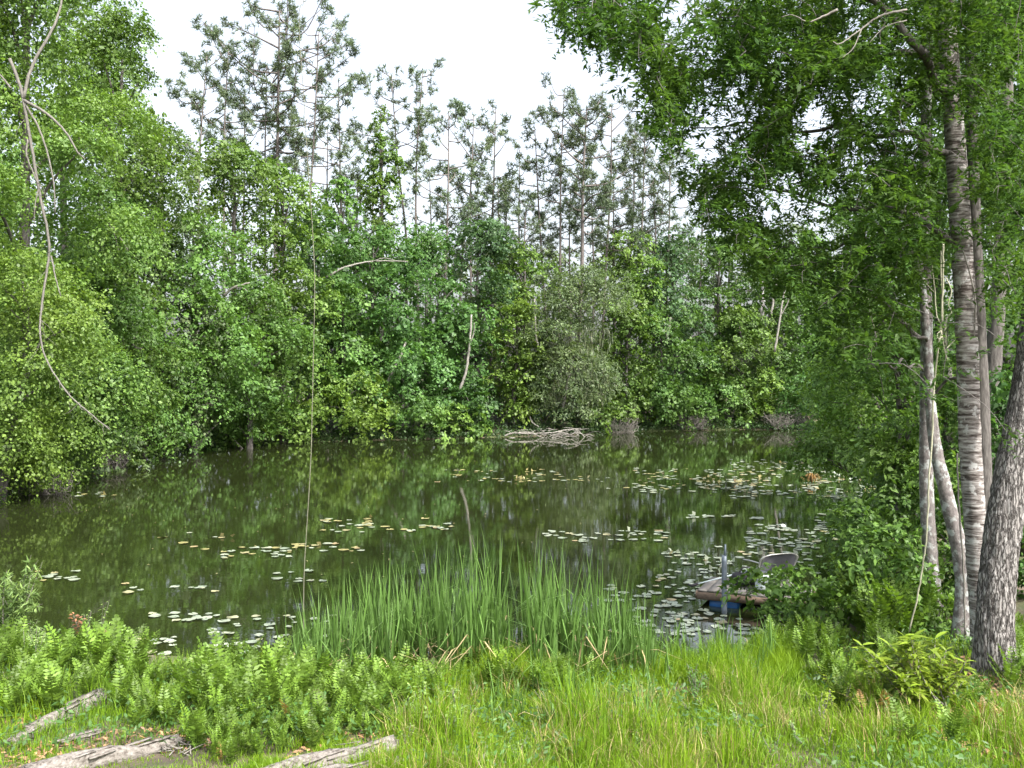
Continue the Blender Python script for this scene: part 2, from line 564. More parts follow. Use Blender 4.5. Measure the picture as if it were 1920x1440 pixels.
def tree(label, px, top, wid, Y, mat, leaf=None, cover=1.95, bot=None, shape='round', bpx=None, name='broadleaf_tree', cat='tree',
         tuft=None, bark=None, trunk=True, group=None, cpx=None, droop=.35, rl=(.20, .34)):
    if leaf is None:
        L = float(np.clip(Y * .0039, .105, .21))
        leaf = (L, L * .72)
    c = W(px, top, Y)
    bx = W(bpx if bpx is not None else px, 0, Y)[0]
    wm = wid / F * Y
    zb = W(px, bot, Y)[2] if bot is not None else None
    Y = K * Y
    gzb = float(gz(bx, Y))
    zb = max(gzb, 0) + .35 if zb is None else zb
    zb = max(zb, .08)
    tuft = tuft or max(.24, min(.55, wm * .09))
    root = thing(name, label, cat, (bx, Y, gzb), group)
    org = (bx, Y, gzb)
    mb = MB()
    C, k = crown_leaves(mb, np.array([c[0], Y]), zb, c[2], wm, shape, leaf[0], leaf[1], cover, tuft, droop, rl)
    obj('crown', mb.mesh('crown', mat, org), root, kind='stuff')
    tb = MB()
    H = c[2] - gzb
    r0 = float(np.clip(.016 * H + .03, .02, .32))
    stem = spline([(bx, Y, gzb - .1), (bx + (c[0] - bx) * .3 + R(-.15, .15), Y + .1, gzb + H * .3),
                   (c[0] + R(-.2, .2), Y + .2, gzb + H * .62), (c[0], Y + .1, gzb + H * .9)], 12)
    if trunk:
        tube(tb, stem, np.linspace(r0, r0 * .2, 12), 7)
    sel = rng.permutation(len(C))[:14]
    for i in sel:
        j = int(np.clip(np.searchsorted(stem[:, 2], C[i][2] - .25 * H * .6), 1, 10))
        a = stem[j]
        m_ = (a + C[i]) / 2 + np.array([0, 0, .12 * np.linalg.norm(C[i] - a)])
        tube(tb, spline([a, m_, C[i] + (C[i] - a) * .12], 6), np.linspace(r0 * .38, r0 * .08, 6), 4, cap=False)
    obj('trunk' if trunk else 'branches', tb.mesh('trunk', bark or M_BARK, org), root, kind=None if trunk else 'stuff')
    return root


YB = M_YELLOW
TREES = [
    # left bank
    ('towering sunlit tree filling the top left corner above the pond', 50, -230, 430, 31.5, M_BRIGHT, dict(cover=2.9)),
    ('bright tree whose rounded shoulder meets the white sky left of the pines', 228, 25, 235, 39, M_BRIGHT, {}),
    ('low yellow green creeper-covered tree hanging over the water at the left edge', 40, 480, 270, 27.5, YB, dict(bpx=0)),
    ('grey green tree under the notch of sky between left bank and pines', 300, 235, 215, 43, M_GREY, {}),
    ('dark leafy tree behind the pale hanging dead branch', 190, 330, 240, 37, M_MID, {}),
    ('light green round-topped tree below the leftmost pine trunk', 440, 265, 220, 49, M_BRIGHT, {}),
    ('mid green tree with a bare grey limb showing on its left side', 362, 400, 240, 44, M_MID, {}),
    ('fresh green tree at the foot of the tallest pine', 530, 300, 185, 51, M_BRIGHT, {}),
    ('dense tree with sunlit drooping boughs over the left cove', 468, 500, 230, 47, M_MID, {}),
    ('shaded tree beside the thin hanging vine on the far bank', 592, 390, 175, 53.5, M_DARK, {}),
    ('bushy tree overhanging the water below the dead branch tip', 130, 560, 220, 32.5, M_MID, dict(bpx=70)),
    ('broad low tree with a rust red patch beside it on the left bank', 268, 600, 235, 40.5, M_MID, {}),
    ('bright leafy tree behind the towering one at the top left corner', 120, -120, 330, 45, M_BRIGHT, dict(cover=2.0)),
    ('shaded tree at the left edge behind the towering sunlit one', -40, 60, 260, 40, M_MID, {}),
    # far bank
    ('narrow creeper-clad tree rising alone before the pines like a green column', 712, 205, 105, 60, M_BRIGHT, dict(shape='column', rl=(.3, .5))),
    ('small pointed tree left of the creeper-clad column', 640, 330, 110, 57, M_MID, {}),
    ('dark spreading tree under the creeper-clad column', 700, 425, 220, 56, M_DARK, {}),
    ('deep green tree with twin reddish pine stems rising behind it', 800, 420, 190, 57.5, M_DARK, {}),
    ('blue green tree with pale twisting limbs in its crown', 895, 415, 190, 59, M_BLUE, {}),
    ('lime green tree in the middle of the far bank', 985, 455, 165, 60.5, M_BRIGHT, {}),
    ('grey feathery willow with moss trailing over the fallen branch', 1085, 500, 225, 58.8, M_GREY, dict(cover=2.0, leaf=(.2, .08))),
    ('slim fresh green tree right of the feathery willow', 1175, 435, 140, 63.5, M_BRIGHT, {}),
    ('round blue green tree on the right of the far bank', 1262, 430, 165, 65.5, M_BLUE, {}),
    ('pale green tree half hidden by the oak leaves at right', 1350, 440, 160, 67.5, M_MID, {}),
    ('thin-leaved tree with bare upright stems inside it', 1440, 480, 165, 67, M_MID, dict(cover=1.8)),
    ('sunlit rounded tree above the yellow bush by the right cove', 1392, 575, 150, 64.5, M_BRIGHT, {}),
    ('tree behind the bare pale stems at the right end of the far bank', 1515, 440, 190, 69, M_MID, {}),
    ('dark tree crossed by a short leaning pale trunk', 752, 560, 190, 54.8, M_DARK, {}),
    ('yellow green tree beside the dark hollow in the far bank', 965, 560, 120, 57.6, YB, {}),
    ('tree with dense glossy foliage above the dark undercut at right of centre', 1245, 570, 180, 63.2, M_MID, {}),
    ('shadowy tree behind the tall pale crooked trunk', 868, 560, 150, 57, M_DARK, {}),
    ('mid green tree standing behind the bright domed shrub', 640, 520, 165, 53.6, M_MID, {}),
    ('tall bush-like tree between the willow and the dark undercut', 1175, 570, 105, 61.3, M_BRIGHT, {}),
]
for lb, px, top, wid, Y, m, kw in TREES:
    tree(lb, px, top, wid, Y, m, **kw)
BACK = [(590, 480), (690, 500), (820, 505), (930, 500), (1040, 520), (1150, 515), (1260, 500), (1370, 490), (1480, 470), (1590, 430)]
WORDS = ['behind the thin hanging vine', 'below the green column', 'under the twin reddish pine stems', 'under the leaning grey pine', 'behind the lime green tree',
         'behind the feathery willow', 'behind the slim fresh tree', 'behind the round blue green tree', 'behind the bare upright stems', 'at the right end of the far wood']
for (px, top), w_ in zip(BACK, WORDS):
    tree('shaded understorey tree deep in the wood ' + w_, px, top - 55, 180, R(72, 78), M_GREY, cover=1.25, leaf=(.27, .17), group='understorey trees in the far wood')

SHRUBS = [
    ('bright domed shrub bulging over the far water left of centre', 652, 700, 185, 51.8, YB, {}),
    ('low green shrub left of the bright domed shrub', 560, 755, 130, 51.2, M_BRIGHT, {}),
    ('shrub with sunlit top dipping into the water in the left cove', 478, 765, 150, 49.8, M_MID, {}),
    ('pale low shrub at the inner corner of the left cove', 395, 780, 150, 49.2, M_BRIGHT, {}),
    ('low bush along the left bank beside the rust red patch', 322, 760, 130, 46, M_BRIGHT, {}),
    ('small bush reaching out over the left cove', 438, 815, 70, 47.4, M_BRIGHT, {}),
    ('leafy bush right of the bright domed shrub', 775, 745, 125, 53.2, M_MID, {}),
    ('bush hanging over the dark waterline left of the fallen branch', 848, 755, 130, 54.4, M_BRIGHT, {}),
    ('small bush touching the left tip of the fallen branch', 905, 790, 70, 55.0, M_MID, {}),
    ('reedy green bush behind the fallen branch', 1040, 755, 120, 58.4, M_BLUE, {}),
    ('bush with dry brown stems at the waterline right of the fallen branch', 1135, 735, 110, 59, M_BRIGHT, {}),
    ('glossy bush arching over the dark undercut right of centre', 1240, 700, 160, 62.0, M_MID, {}),
    ('rounded bush at the water left of the yellow bush', 1345, 715, 160, 63.8, M_MID, {}),
    ('yellow green bush catching light by the right cove', 1432, 690, 85, 63.6, YB, {}),
    ('bush behind the grey dead brush in the right cove', 1520, 700, 130, 63.2, M_DARK, {}),
    ('bush at the mouth of the right cove under the hanging leaves', 1600, 740, 150, 60, M_MID, {}),
    ('mixed grey green bush at the left waterline below the dead branch', 165, 800, 200, 36, M_GREY, {}),
    ('yellow green bush at the lower left waterline', 45, 760, 210, 28.6, YB, dict(bpx=-30)),
    ('low bush where the left shoreline meets the cove', 240, 790, 150, 41.5, M_MID, {}),
    ('dark bush in the shade under the blue green tree', 880, 690, 110, 55.6, M_DARK, {}),
]
for lb, px, top, wid, Y, m, kw in SHRUBS:
    tree(lb, px, top, wid, Y, m, shape='dome', name='shore_shrub', cat='shrub', trunk=False, rl=(.26, .42), **kw)

# low undergrowth closing the far and left banks behind the shrubs
seg = rng.integers(2, 18, 42000)
f = rng.uniform(0, 1, 42000)
pa, pb_ = SHORE[seg], SHORE[(seg + 1) % len(SHORE)]
pc = pa + (pb_ - pa) * f[:, None]
nrm = unit(np.stack([-(pb_ - pa)[:, 1], (pb_ - pa)[:, 0]], -1))
test = sdf((pc + nrm * .6)[:, 0], (pc + nrm * .6)[:, 1])
nrm = np.where((test > 0)[:, None], nrm, -nrm)
off = rng.uniform(-.12, 1, 42000) ** 1 * np.where(rng.uniform(size=42000) < .45, 1.6, 9)
pc = pc + nrm * off[:, None]
hmax = np.clip(.35 + .32 * np.maximum(off, 0), .2, 2.6) * (1 + .5 * vnoise(np.stack([pc[:, 0] * .6, pc[:, 1] * .6, pc[:, 0] * 0], -1), 80))
zz = np.maximum(gz(pc[:, 0], pc[:, 1]), .02) + rng.uniform(0, 1, 42000) * hmax
mb = MB()
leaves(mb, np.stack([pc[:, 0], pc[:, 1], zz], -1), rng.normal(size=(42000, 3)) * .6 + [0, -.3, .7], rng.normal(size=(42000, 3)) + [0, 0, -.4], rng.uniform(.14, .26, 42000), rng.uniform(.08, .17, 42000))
tag(obj('bank_undergrowth', mb.mesh('bank_undergrowth', M_UNDER)), 'low undergrowth coloured dark as shade along the waterline of the far and left banks', 'undergrowth', kind='stuff')

# right bank, nearer
RIGHT = [
    ('dark leafy tree closing the right side of the pond beyond the pads', 1620, 520, 230, 39, M_MID, dict(bpx=1690)),
    ('tree with drooping boughs behind the left twisted vine', 1660, 330, 260, 27, M_SHADE, dict(bpx=1760, cover=1.9)),
    ('tall shaded tree filling the gap left of the ringed trunk', 1745, 60, 260, 22, M_SHADE, dict(cover=1.9, bpx=1790)),
    ('tall shaded tree behind the oak trunk at the right edge', 1930, -80, 330, 17.5, M_SHADE, dict(cover=1.9)),
    ('leafy tree leaning over the lily pads on the right bank', 1630, 600, 230, 25, M_SHRUB, dict(bpx=1740, bot=840)),
    ('young tree with large sunlit leaves left of the slim trunks', 1685, 590, 200, 19, M_SHRUB, dict(bot=900, leaf=(.13, .09))),
]
for lb, px, top, wid, Y, m, kw in RIGHT:
    tree(lb, px, top, wid, Y, m, **kw)
RSHRUBS = [
    ('large dark shrub spreading over the pads on the right bank', 1678, 820, 215, 17.2, M_SHRUB, dict(bot=1070, bpx=1680)),
    ('drooping shrub reaching left over the water above the dock', 1608, 940, 200, 15.4, M_SHRUB, dict(bot=1130, bpx=1630)),
    ('leafy boughs of a low shrub overhanging the crowded pads', 1560, 800, 190, 24, M_SHRUB, dict(bot=905, bpx=1700)),
    ('dense shrub at the foot of the slim trunks', 1665, 985, 210, 13.6, M_SHRUB, dict(bot=1190)),
    ('light green broad-leaved bush hiding the right end of the dock', 1464, 1062, 190, 13.9, M_SHRUB, dict(bot=1190, leaf=(.11, .065))),
    ('low bush between the dock and the tall ferns', 1545, 1090, 150, 12.9, M_SHRUB, dict(bot=1200)),
    ('dark undergrowth bush behind the two big trunks', 1870, 700, 220, 14.5, M_DARK, dict(bot=1190)),
    ('shaded bush between the slanting trunk and ringed trunk', 1790, 860, 170, 14.0, M_SHRUB, dict(bot=1180)),
    ('low leafy bush beneath the tall sunlit-leaf tree', 1715, 760, 170, 17.0, M_SHRUB, dict(bot=960)),
]
for lb, px, top, wid, Y, m, kw in RSHRUBS:
    kw.setdefault('leaf', (.11, .06))
    tree(lb, px, top, wid, Y, m, shape='dome', name='bank_shrub', cat='shrub', trunk=False, rl=(.24, .4), tuft=.22, cover=2.3, **kw)


# ------------------------------------------------------------------ pines
def tufts(mb, P, r, nn=13, wd=.05):
    n = len(P)
    d = unit(sphere(n * nn) + np.array([0, 0, .35]))
    c = np.repeat(P, nn, 0)
    s = unit(np.cross(d, sphere(n * nn)))
    L = r * rng.uniform(.75, 1.2, n * nn)[:, None]
    v = np.stack([c - s * wd / 2, c + s * wd / 2, c + d * L + s * wd * .3, c + d * L - s * wd * .3], 1)
    mb.add(v.reshape(-1, 3), np.arange(n * nn * 4).reshape(-1, 4))


def pine(label, pts, top, Y, wid, f0=0.5, nb=18, dens=1.0, r0=.17):
    base = pts[0]
    bx = W(base, 0, Y)[0]
    ztop = W(0, top, Y)[2]
    ks = np.linspace(0, 1, len(pts))
    xs = [W(p, 0, Y)[0] for p in pts]
    Wm = wid / F * Y / 2
    Y = K * Y
    gzb = float(gz(bx, Y))
    path = spline([(xp + R(-.12, .12), Y + R(-.3, .3), gzb - .1 + (ztop - gzb) * k) for xp, k in zip(xs, ks)], 22)
    root = thing('pine_tree', label, 'pine tree', (bx, Y, gzb), 'tall pines behind the pond')
    org = (bx, Y, gzb)
    tb = MB()
    rr = np.linspace(r0, r0 * .22, 22)
    tube(tb, path, rr, 7)
    obj('trunk', tb.mesh('trunk', M_PINEBARK, org), root)
    P = []
    H = ztop - gzb
    for i in range(nb):
        t = f0 + (1 - f0) * (i + R(0, .8)) / nb
        a = path[int(min(t, .985) * 21)]
        a = a + (path[min(int(t * 21) + 1, 21)] - a) * (t * 21 % 1)
        s = (t - f0) / (1 - f0)
        ln = Wm * (0.35 + .85 * math.sin(math.pi * min(1, s * .72 + .24))) * R(.55, 1.25)
        if s < .2:
            ln *= R(.25, 1.0)
        th = i * 2.4 + R(-.5, .5)
        up = R(.0, .55) + .55 * s
        dr = np.array([math.cos(th), math.sin(th) * .8, 0])
        e = a + dr * ln + np.array([0, 0, ln * up])
        m1 = a + dr * ln * .5 + np.array([0, 0, ln * (up * .3 - R(0, .12))]) + rng.normal(size=3) * .12 * ln
        bp_ = spline([a, m1, e], 8)
        bm = MB()
        tube(bm, bp_, np.linspace(r0 * .34, r0 * .09, 8), 4, cap=False)
        for q in range(int(2 + ln * 1.3)):
            j = int(rng.integers(4, 8))
            o = bp_[j]
            tw = unit(dr * .6 + rng.normal(size=3) * .6 + np.array([0, 0, .45])) * R(.35, .9) * min(1.2, .35 + ln * .3)
            tube(bm, np.array([o, o + tw * .55 + np.array([0, 0, -.03]), o + tw]), [r0 * .12, r0 * .09, r0 * .06], 3, cap=False)
            for z in range(int(rng.integers(3, 7))):
                P.append(o + tw * R(.75, 1.05) + rng.normal(size=3) * .17)
        P.append(e)
        obj('branch', bm.mesh('branch', M_PINEBARK, org), root)
    P.append(path[-1])
    P = np.array(P)
    P = P[rng.uniform(size=len(P)) < dens]
    cm = MB()
    tufts(cm, P, .31)
    obj('needles', cm.mesh('needles', M_NEEDLE, org), root, kind='stuff')


PINES = [
    ('slim pine forking above the light green round-topped tree', [372, 371, 368, 376, 385], 100, 58, 120, .62, 15),
    ('pine with a dense dark top next to the leftmost fork', [418, 418, 420, 424, 428], 80, 60, 130, .6, 18),
    ('tallest pine with a broad open crown against the sky', [512, 514, 518, 520, 522], 18, 62, 230, .62, 34, .25),
    ('straight pine seen just left of the tallest pine', [502, 500, 498, 495, 500], 120, 64, 110, .62, 14),
    ('pine with bare middle trunk beside the thin hanging vine', [580, 581, 580, 586, 596], 55, 61, 170, .55, 26),
    ('short leafy pine between the hanging vine and the green column', [640, 640, 638, 636, 632], 150, 64, 90, .62, 14),
    ('pine with a flat-topped crown just behind the green column', [775, 760, 762, 748, 735], 140, 63, 120, .70, 13),
    ('crooked reddish pine with a small tuft of needles at its tip', [783, 783, 778, 783, 790], 132, 62, 100, .68, 14),
    ('leaning pine with a thick grey stem and upswept boughs', [826, 828, 833, 838, 840], 205, 61, 150, .45, 20),
    ('pine whose pale boughs fan out right of the leaning stem', [862, 864, 866, 884, 888], 215, 63, 120, .5, 18),
    ('thin pine with a sparse ragged tip in the middle of the row', [918, 920, 922, 928, 932], 198, 64, 90, .5, 15),
    ('short pine with a wispy crown right of the sparse ragged one', [972, 972, 974, 975, 976], 300, 65, 100, .5, 12),
    ('bushy young pine with soft rounded top in front of the row', [985, 985, 986, 985, 985], 385, 61, 80, .4, 14),
    ('pine with crown tilted left beside the two tall straight stems', [1022, 1024, 1020, 1010, 1002], 240, 63, 100, .5, 16),
    ('tall straight dark pine with a tufted tip above its neighbours', [1046, 1046, 1050, 1052, 1058], 165, 62, 90, .55, 18),
    ('stout pine with peeling bark under a full round crown', [1080, 1084, 1090, 1092, 1098], 200, 61, 150, .6, 22, .24),
    ('pine with wide crown right of the stout peeling one', [1125, 1130, 1136, 1145, 1148], 198, 63, 150, .55, 22),
    ('slender pine with pale bent stem behind the wide crown', [1160, 1164, 1178, 1190, 1185], 255, 66, 90, .55, 14),
    ('pine with rounded grey crown near the oak leaves', [1202, 1202, 1204, 1206, 1210], 228, 64, 120, .5, 20),
    ('pine partly screened by the left fringe of oak leaves', [1250, 1250, 1252, 1255, 1258], 270, 66, 120, .5, 16),
    ('pine seen through the gaps of the oak leaves', [1310, 1310, 1312, 1315, 1318], 300, 68, 120, .5, 14),
    ('pine on the left of the row low behind the hanging vine', [612, 612, 611, 612, 613], 240, 67, 100, .5, 14),
    ('distant short pine between the forked and the tallest pines', [455, 455, 456, 458, 458], 170, 66, 120, .5, 16),
    ('distant pine filling the gap under the tilted crown', [950, 950, 952, 950, 948], 330, 69, 110, .45, 14),
    ('distant pine behind the two tall straight stems', [1110, 1110, 1112, 1110, 1112], 300, 70, 110, .4, 16),
    ('distant pine behind the flat-topped crown', [700, 700, 702, 700, 700], 260, 70, 110, .5, 14),
    ('young pine low behind the green column and the hanging vine', [665, 665, 666, 666, 667], 330, 62, 110, .35, 14),
    ('young pine between the twin reddish stems and the leaning one', [805, 805, 806, 806, 806], 330, 63, 110, .35, 14),
    ('young pine to the right of the leaning grey stem', [880, 880, 881, 880, 880], 335, 62.5, 110, .35, 14),
    ('young pine under the thin sparse ragged one', [935, 935, 934, 935, 935], 350, 63, 110, .35, 14),
    ('young pine at the foot of the stout peeling one', [1068, 1068, 1068, 1069, 1070], 360, 64, 110, .35, 14),
    ('young pine below the wide crown', [1150, 1150, 1151, 1150, 1150], 345, 64, 120, .35, 14),
    ('young pine below the rounded grey crown', [1225, 1225, 1225, 1226, 1226], 340, 65, 120, .35, 14),
]
for lb, pts, top, Y, wid, f0, nb, *rest in PINES:
    pine(lb, pts, top, Y, wid, f0, nb, r0=rest[0] if rest else .16)


# ------------------------------------------------------------------ pale trunks, dead limbs, fallen branch
def poly(wp, n=None):
    return spline([W(*p) for p in wp], n or max(6, len(wp) * 5))


def limb_thing(name, label, cat, runs, mat, sides=6, group=None):
    """runs: list of (part name, waypoints (px, py, Y), r0, r1)"""
    p0 = W(*runs[0][1][0])
    root = thing(name, label, cat, p0, group)
    for nm, wp, r0, r1 in runs:
        m = MB()
        path = poly(wp)
        n = len(path)
        path[1:-1] += rng.normal(size=(n - 2, 3)) * r1 * .3
        tube(m, path, np.linspace(r0, r1, n), sides)
        obj(nm, m.mesh(nm, mat, p0), root)
    return root


limb_thing('dead_snag', 'short pale leaning trunk low on the far bank left of centre', 'dead tree',
           [('stem', [(726, 716, 53), (745, 680, 53), (762, 640, 53.2)], .13, .07)], M_PALE)
limb_thing('dead_snag', 'tall pale crooked trunk before the shaded hollow at centre', 'dead tree',
           [('stem', [(860, 735, 55), (873, 700, 55), (880, 650, 55), (884, 590, 55.2)], .12, .07),
            ('branch', [(880, 650, 55), (888, 625, 55), (889, 605, 54.8)], .05, .03)], M_PALE)
limb_thing('dead_snag', 'thin pale forked stem above the short leaning trunk', 'dead tree',
           [('stem', [(714, 640, 54), (722, 600, 54), (732, 560, 54)], .08, .05), ('branch', [(714, 640, 54), (713, 610, 54), (714, 590, 54)], .04, .03)], M_PALE)
limb_thing('dead_snag', 'grey leaning stem standing inside the mossy willow', 'dead tree',
           [('stem', [(1053, 770, 57.2), (1064, 720, 57.2), (1075, 672, 57.4)], .13, .08), ('branch', [(1008, 650, 57), (1004, 620, 57), (1002, 560, 57.3)], .08, .06)], M_PALE)
limb_thing('dead_snag', 'pale short trunk against the blue green tree at right', 'dead tree',
           [('stem', [(1250, 640, 62), (1254, 615, 62), (1258, 595, 62)], .13, .10)], M_PALE)
limb_thing('dead_snag', 'pale slim stem at the right end of the far bank', 'dead tree',
           [('stem', [(1452, 660, 62.5), (1462, 600, 62.5), (1470, 550, 62.6), (1480, 500, 63)], .10, .05),
            ('branch', [(1465, 590, 62.5), (1476, 570, 62.4), (1480, 555, 62.4)], .05, .03)], M_PALE)
limb_thing('dead_snag', 'thick grey snag standing upright left of the pale slim stem', 'dead tree',
           [('stem', [(1428, 600, 64.5), (1429, 560, 64.5), (1430, 515, 64.5)], .20, .17)], M_LICHEN)
limb_thing('dead_snag', 'thin straight stem between snag and slim pale stem', 'dead tree',
           [('stem', [(1446, 590, 64), (1452, 550, 64), (1458, 510, 64)], .10, .08)], M_PALE)
limb_thing('dead_branch', 'forked bare white branch poking from the left cove trees', 'branch',
           [('stem', [(420, 555, 44.5), (440, 538, 44.3), (468, 530, 44.2)], .09, .04), ('twig', [(440, 540, 44.3), (455, 540, 44.3), (464, 546, 44.3)], .05, .02)], M_PALE)
limb_thing('dead_branch', 'grey bare arching bough in the far trees beside the thin vine', 'branch',
           [('stem', [(612, 520, 52.5), (650, 500, 52.5), (700, 490, 52.8), (765, 490, 53)], .09, .03), ('twig', [(700, 490, 52.8), (720, 484, 52.6), (740, 488, 52.6)], .04, .02)], M_PALE)
limb_thing('dead_branch', 'pair of bare pale limbs crossing the blue green crown', 'branch',
           [('stem', [(822, 572, 56.5), (842, 552, 56.5), (860, 535, 56.5)], .07, .04), ('twig', [(802, 530, 56), (812, 516, 56), (820, 512, 56)], .06, .04)], M_PALE)
limb_thing('dead_branch', 'bent bare limb above the left cove', 'branch',
           [('stem', [(168, 405, 35), (200, 415, 34.6), (225, 445, 34.4), (240, 470, 34.2)], .05, .025), ('twig', [(200, 415, 34.6), (215, 440, 34.4), (222, 470, 34.4)], .03, .015)], M_PALE)
limb_thing('dead_branch', 'small pale elbow branch low in the left trees', 'branch',
           [('stem', [(266, 654, 38), (250, 648, 37.8), (252, 632, 37.8), (258, 622, 37.8)], .06, .03)], M_PALE)
# the big hanging dead branch at left
hang = limb_thing('dead_branch', 'long pale dead branch hanging in a curve over the left water', 'branch', [
    ('stem', [(18, 110, 26), (40, 170, 26), (58, 270, 26), (74, 360, 26), (90, 440, 26), (91, 485, 26), (80, 560, 25.8), (75, 620, 25.6), (86, 672, 25.5), (125, 735, 25.3), (165, 772, 25.2), (206, 806, 25)], .060, .018),
    ('branch', [(44, 185, 26), (62, 120, 26.2), (98, 55, 26.5), (116, 0, 26.8), (125, -60, 27)], .06, .03),
    ('branch', [(45, 188, 26), (90, 215, 25.8), (125, 250, 25.6), (145, 285, 25.5), (160, 298, 25.5)], .055, .02),
    ('branch', [(48, 195, 26), (75, 245, 25.9), (92, 300, 25.8), (101, 345, 25.8), (103, 400, 25.8)], .04, .02),
    ('branch', [(52, 262, 26), (50, 290, 25.9), (60, 320, 25.9), (72, 345, 25.9)], .035, .02),
    ('branch', [(73, 350, 26), (66, 385, 25.9), (64, 420, 25.9)], .025, .012),
    ('branch', [(20, 165, 26), (0, 140, 26.2), (-20, 120, 26.3)], .04, .02),
    ('branch', [(96, 480, 26), (104, 520, 25.8), (114, 555, 25.7)], .03, .015)], M_DEADTWIG)

m = MB()
hp = poly([(18, 110, 26), (58, 270, 26), (90, 440, 26), (80, 560, 25.8), (86, 672, 25.5), (165, 772, 25.2), (206, 806, 25)], 60)
for i in range(34):
    a = hp[int(rng.integers(4, 58))]
    d = np.array([R(-.5, .7), R(-.4, .4), -R(.1, .9)]) * R(.25, 1.1)
    tube(m, spline([a, a + d * .5 + rng.normal(size=3) * .05, a + d], 6), np.linspace(.011, .004, 6), 4, cap=False)
obj('twigs', m.mesh('twigs', M_DEADTWIG, hang.location), hang, kind='stuff')

# fallen branch lying in the water under the willow
root = limb_thing('fallen_branch', 'bleached fallen branch lying in the water below the willow', 'branch', [
    ('stem', [(945, 818, 55.3), (965, 812, 55.3), (1000, 813, 55.4), (1030, 812, 55.5), (1052, 810, 55.6), (1075, 818, 55.8), (1100, 826, 56)], .065, .035),
    ('branch', [(1000, 813, 55.4), (1015, 820, 54.9), (1040, 827, 54.6)], .045, .02),
    ('branch', [(955, 820, 54.9), (985, 824, 54.7), (1040, 828, 54.5), (1070, 823, 54.9)], .04, .02),
    ('branch', [(1035, 812, 55.5), (1060, 806, 55.8), (1090, 803, 56.2)], .05, .02),
    ('branch', [(1068, 816, 55.7), (1085, 810, 55.6), (1098, 822, 55.5)], .05, .03),
    ('branch', [(988, 766, 57), (993, 780, 57), (998, 792, 56.8), (1010, 800, 56.6)], .06, .04)], M_PALE)
tw = MB()
for i in range(90):
    a = W(R(950, 1105), R(806, 824), R(54.8, 56.2))
    d = rng.normal(size=3) * np.array([.6, .5, .16])
    tube(tw, np.array([a, a + d * .5 + [0, 0, .06], a + d]), [.025, .02, .012], 4, cap=False)
o = obj('twigs', tw.mesh('twigs', M_PALE, root.location), root, kind='stuff')


# grey dead brush at waterlines
def brush(label, px, top, wid, Y, n=260, mat=M_TWIG):
    c = W(px, top, Y)
    z0 = max(float(gz(c[0], c[1])), 0)
    root = thing('dead_brush', label, 'dead bush', (c[0], c[1], z0))
    m = MB()
    wm, h = wid / F * Y, c[2] - z0
    for i in range(n):
        a = np.array([c[0] + R(-.5, .5) * wm * .8, c[1] + R(-.6, .6), z0])
        e = a + np.array([R(-.3, .3) * wm, R(-.4, .4), h * R(.4, 1.05)])
        mid = (a + e) / 2 + rng.normal(size=3) * .15
        tube(m, np.array([a, mid, e, e + rng.normal(size=3) * .2]), [.02, .018, .014, .008], 3, cap=False)
    obj('twigs', m.mesh('twigs', mat, root.location), root, kind='stuff')


brush('grey leafless brush at the waterline in the right cove', 1480, 775, 80, 62.5)
brush('small dry brush at the water under the rounded bush', 1295, 782, 60, 62.3)
brush('dry stems at the waterline right of the fallen branch', 1165, 785, 60, 58.9, n=90)
brush('bare brush at the cove mouth below the hanging leaves', 1620, 775, 80, 58)
brush('dry brown stems along the lower left waterline', 60, 885, 130, 29.5)
brush('dry twigs at the left waterline beside the grey green bush', 190, 845, 80, 37)

# rust red dying foliage on the left bank
rp = W(205, 765, 37.5)
root = thing('withered_bush', 'rust red withered bush on the left bank', 'shrub', (rp[0], rp[1] + .3, max(float(gz(rp[0], rp[1])), 0)))
mb = MB()
n = 420
pp = rp + rng.normal(size=(n, 3)) * np.array([.33, .3, .6])
leaves(mb, pp, rng.normal(size=(n, 3)), rng.normal(size=(n, 3)) + [0, 0, -1], .2, .1)
obj('leaves', mb.mesh('leaves', M_RED, root.location), root, kind='stuff')
mb = MB()
for i in range(6):
    tube(mb, np.array([(rp[0] + R(-.2, .2), rp[1] + .3, root.location.z - .1), rp + rng.normal(size=3) * .3]), [.03, .015], 4)
obj('stems', mb.mesh('stems', M_TWIG, root.location), root)

# moss hanging in the willow
mb = MB()
n = 900
c = W(1085, 690, 57.0)
pp = c + rng.uniform(-1, 1, (n, 3)) * np.array([2.3, .5, 3.0])
pp[:, 0] += .4 * np.sin(pp[:, 2] * 2)
leaves(mb, pp, np.tile([0., -1, 0], (n, 1)) + rng.normal(size=(n, 3)) * .6, np.tile([0., 0, -1], (n, 1)) + rng.normal(size=(n, 3)) * .12, rng.uniform(.4, 1.0, n), .05)
tag(obj('moss_strands', mb.mesh('moss_strands', M_MOSS, c), loc=tuple(c)), 'grey moss strands trailing from the feathery willow', 'moss', kind='stuff')


# ------------------------------------------------------------------ the big trunks at right and their canopy
def bark_tube(path, rad, sides, fn, mat, name, org):
    m = MB()
    tube(m, path, rad, sides, disp=fn)
    return m.mesh(name, mat, org)


def ring_disp(ang, s, P):
    q = np.stack([P[..., 0] * 5, P[..., 1] * 5, P[..., 2] * 17], -1)
    return .05 * vnoise(q, 2) + .035 * vnoise(P * [14, 14, 38], 6) + .04 * vnoise(P * [2, 2, 1.2], 8)


def oak_disp(ang, s, P):
    roots = .42 * np.exp(-s / .22)[:, None] * np.clip(np.cos(ang * 3 + .6) + .35 * np.cos(ang * 5 + 2), -.2, 1)[None]
    q = np.stack([P[..., 0] * 26, P[..., 1] * 26, P[..., 2] * 5], -1)
    return roots - .12 * (1 - np.abs(vnoise(q, 2))) ** 4 + .03 * vnoise(P * [3, 3, 1.5], 8) + .02 * vnoise(P * 22, 9)


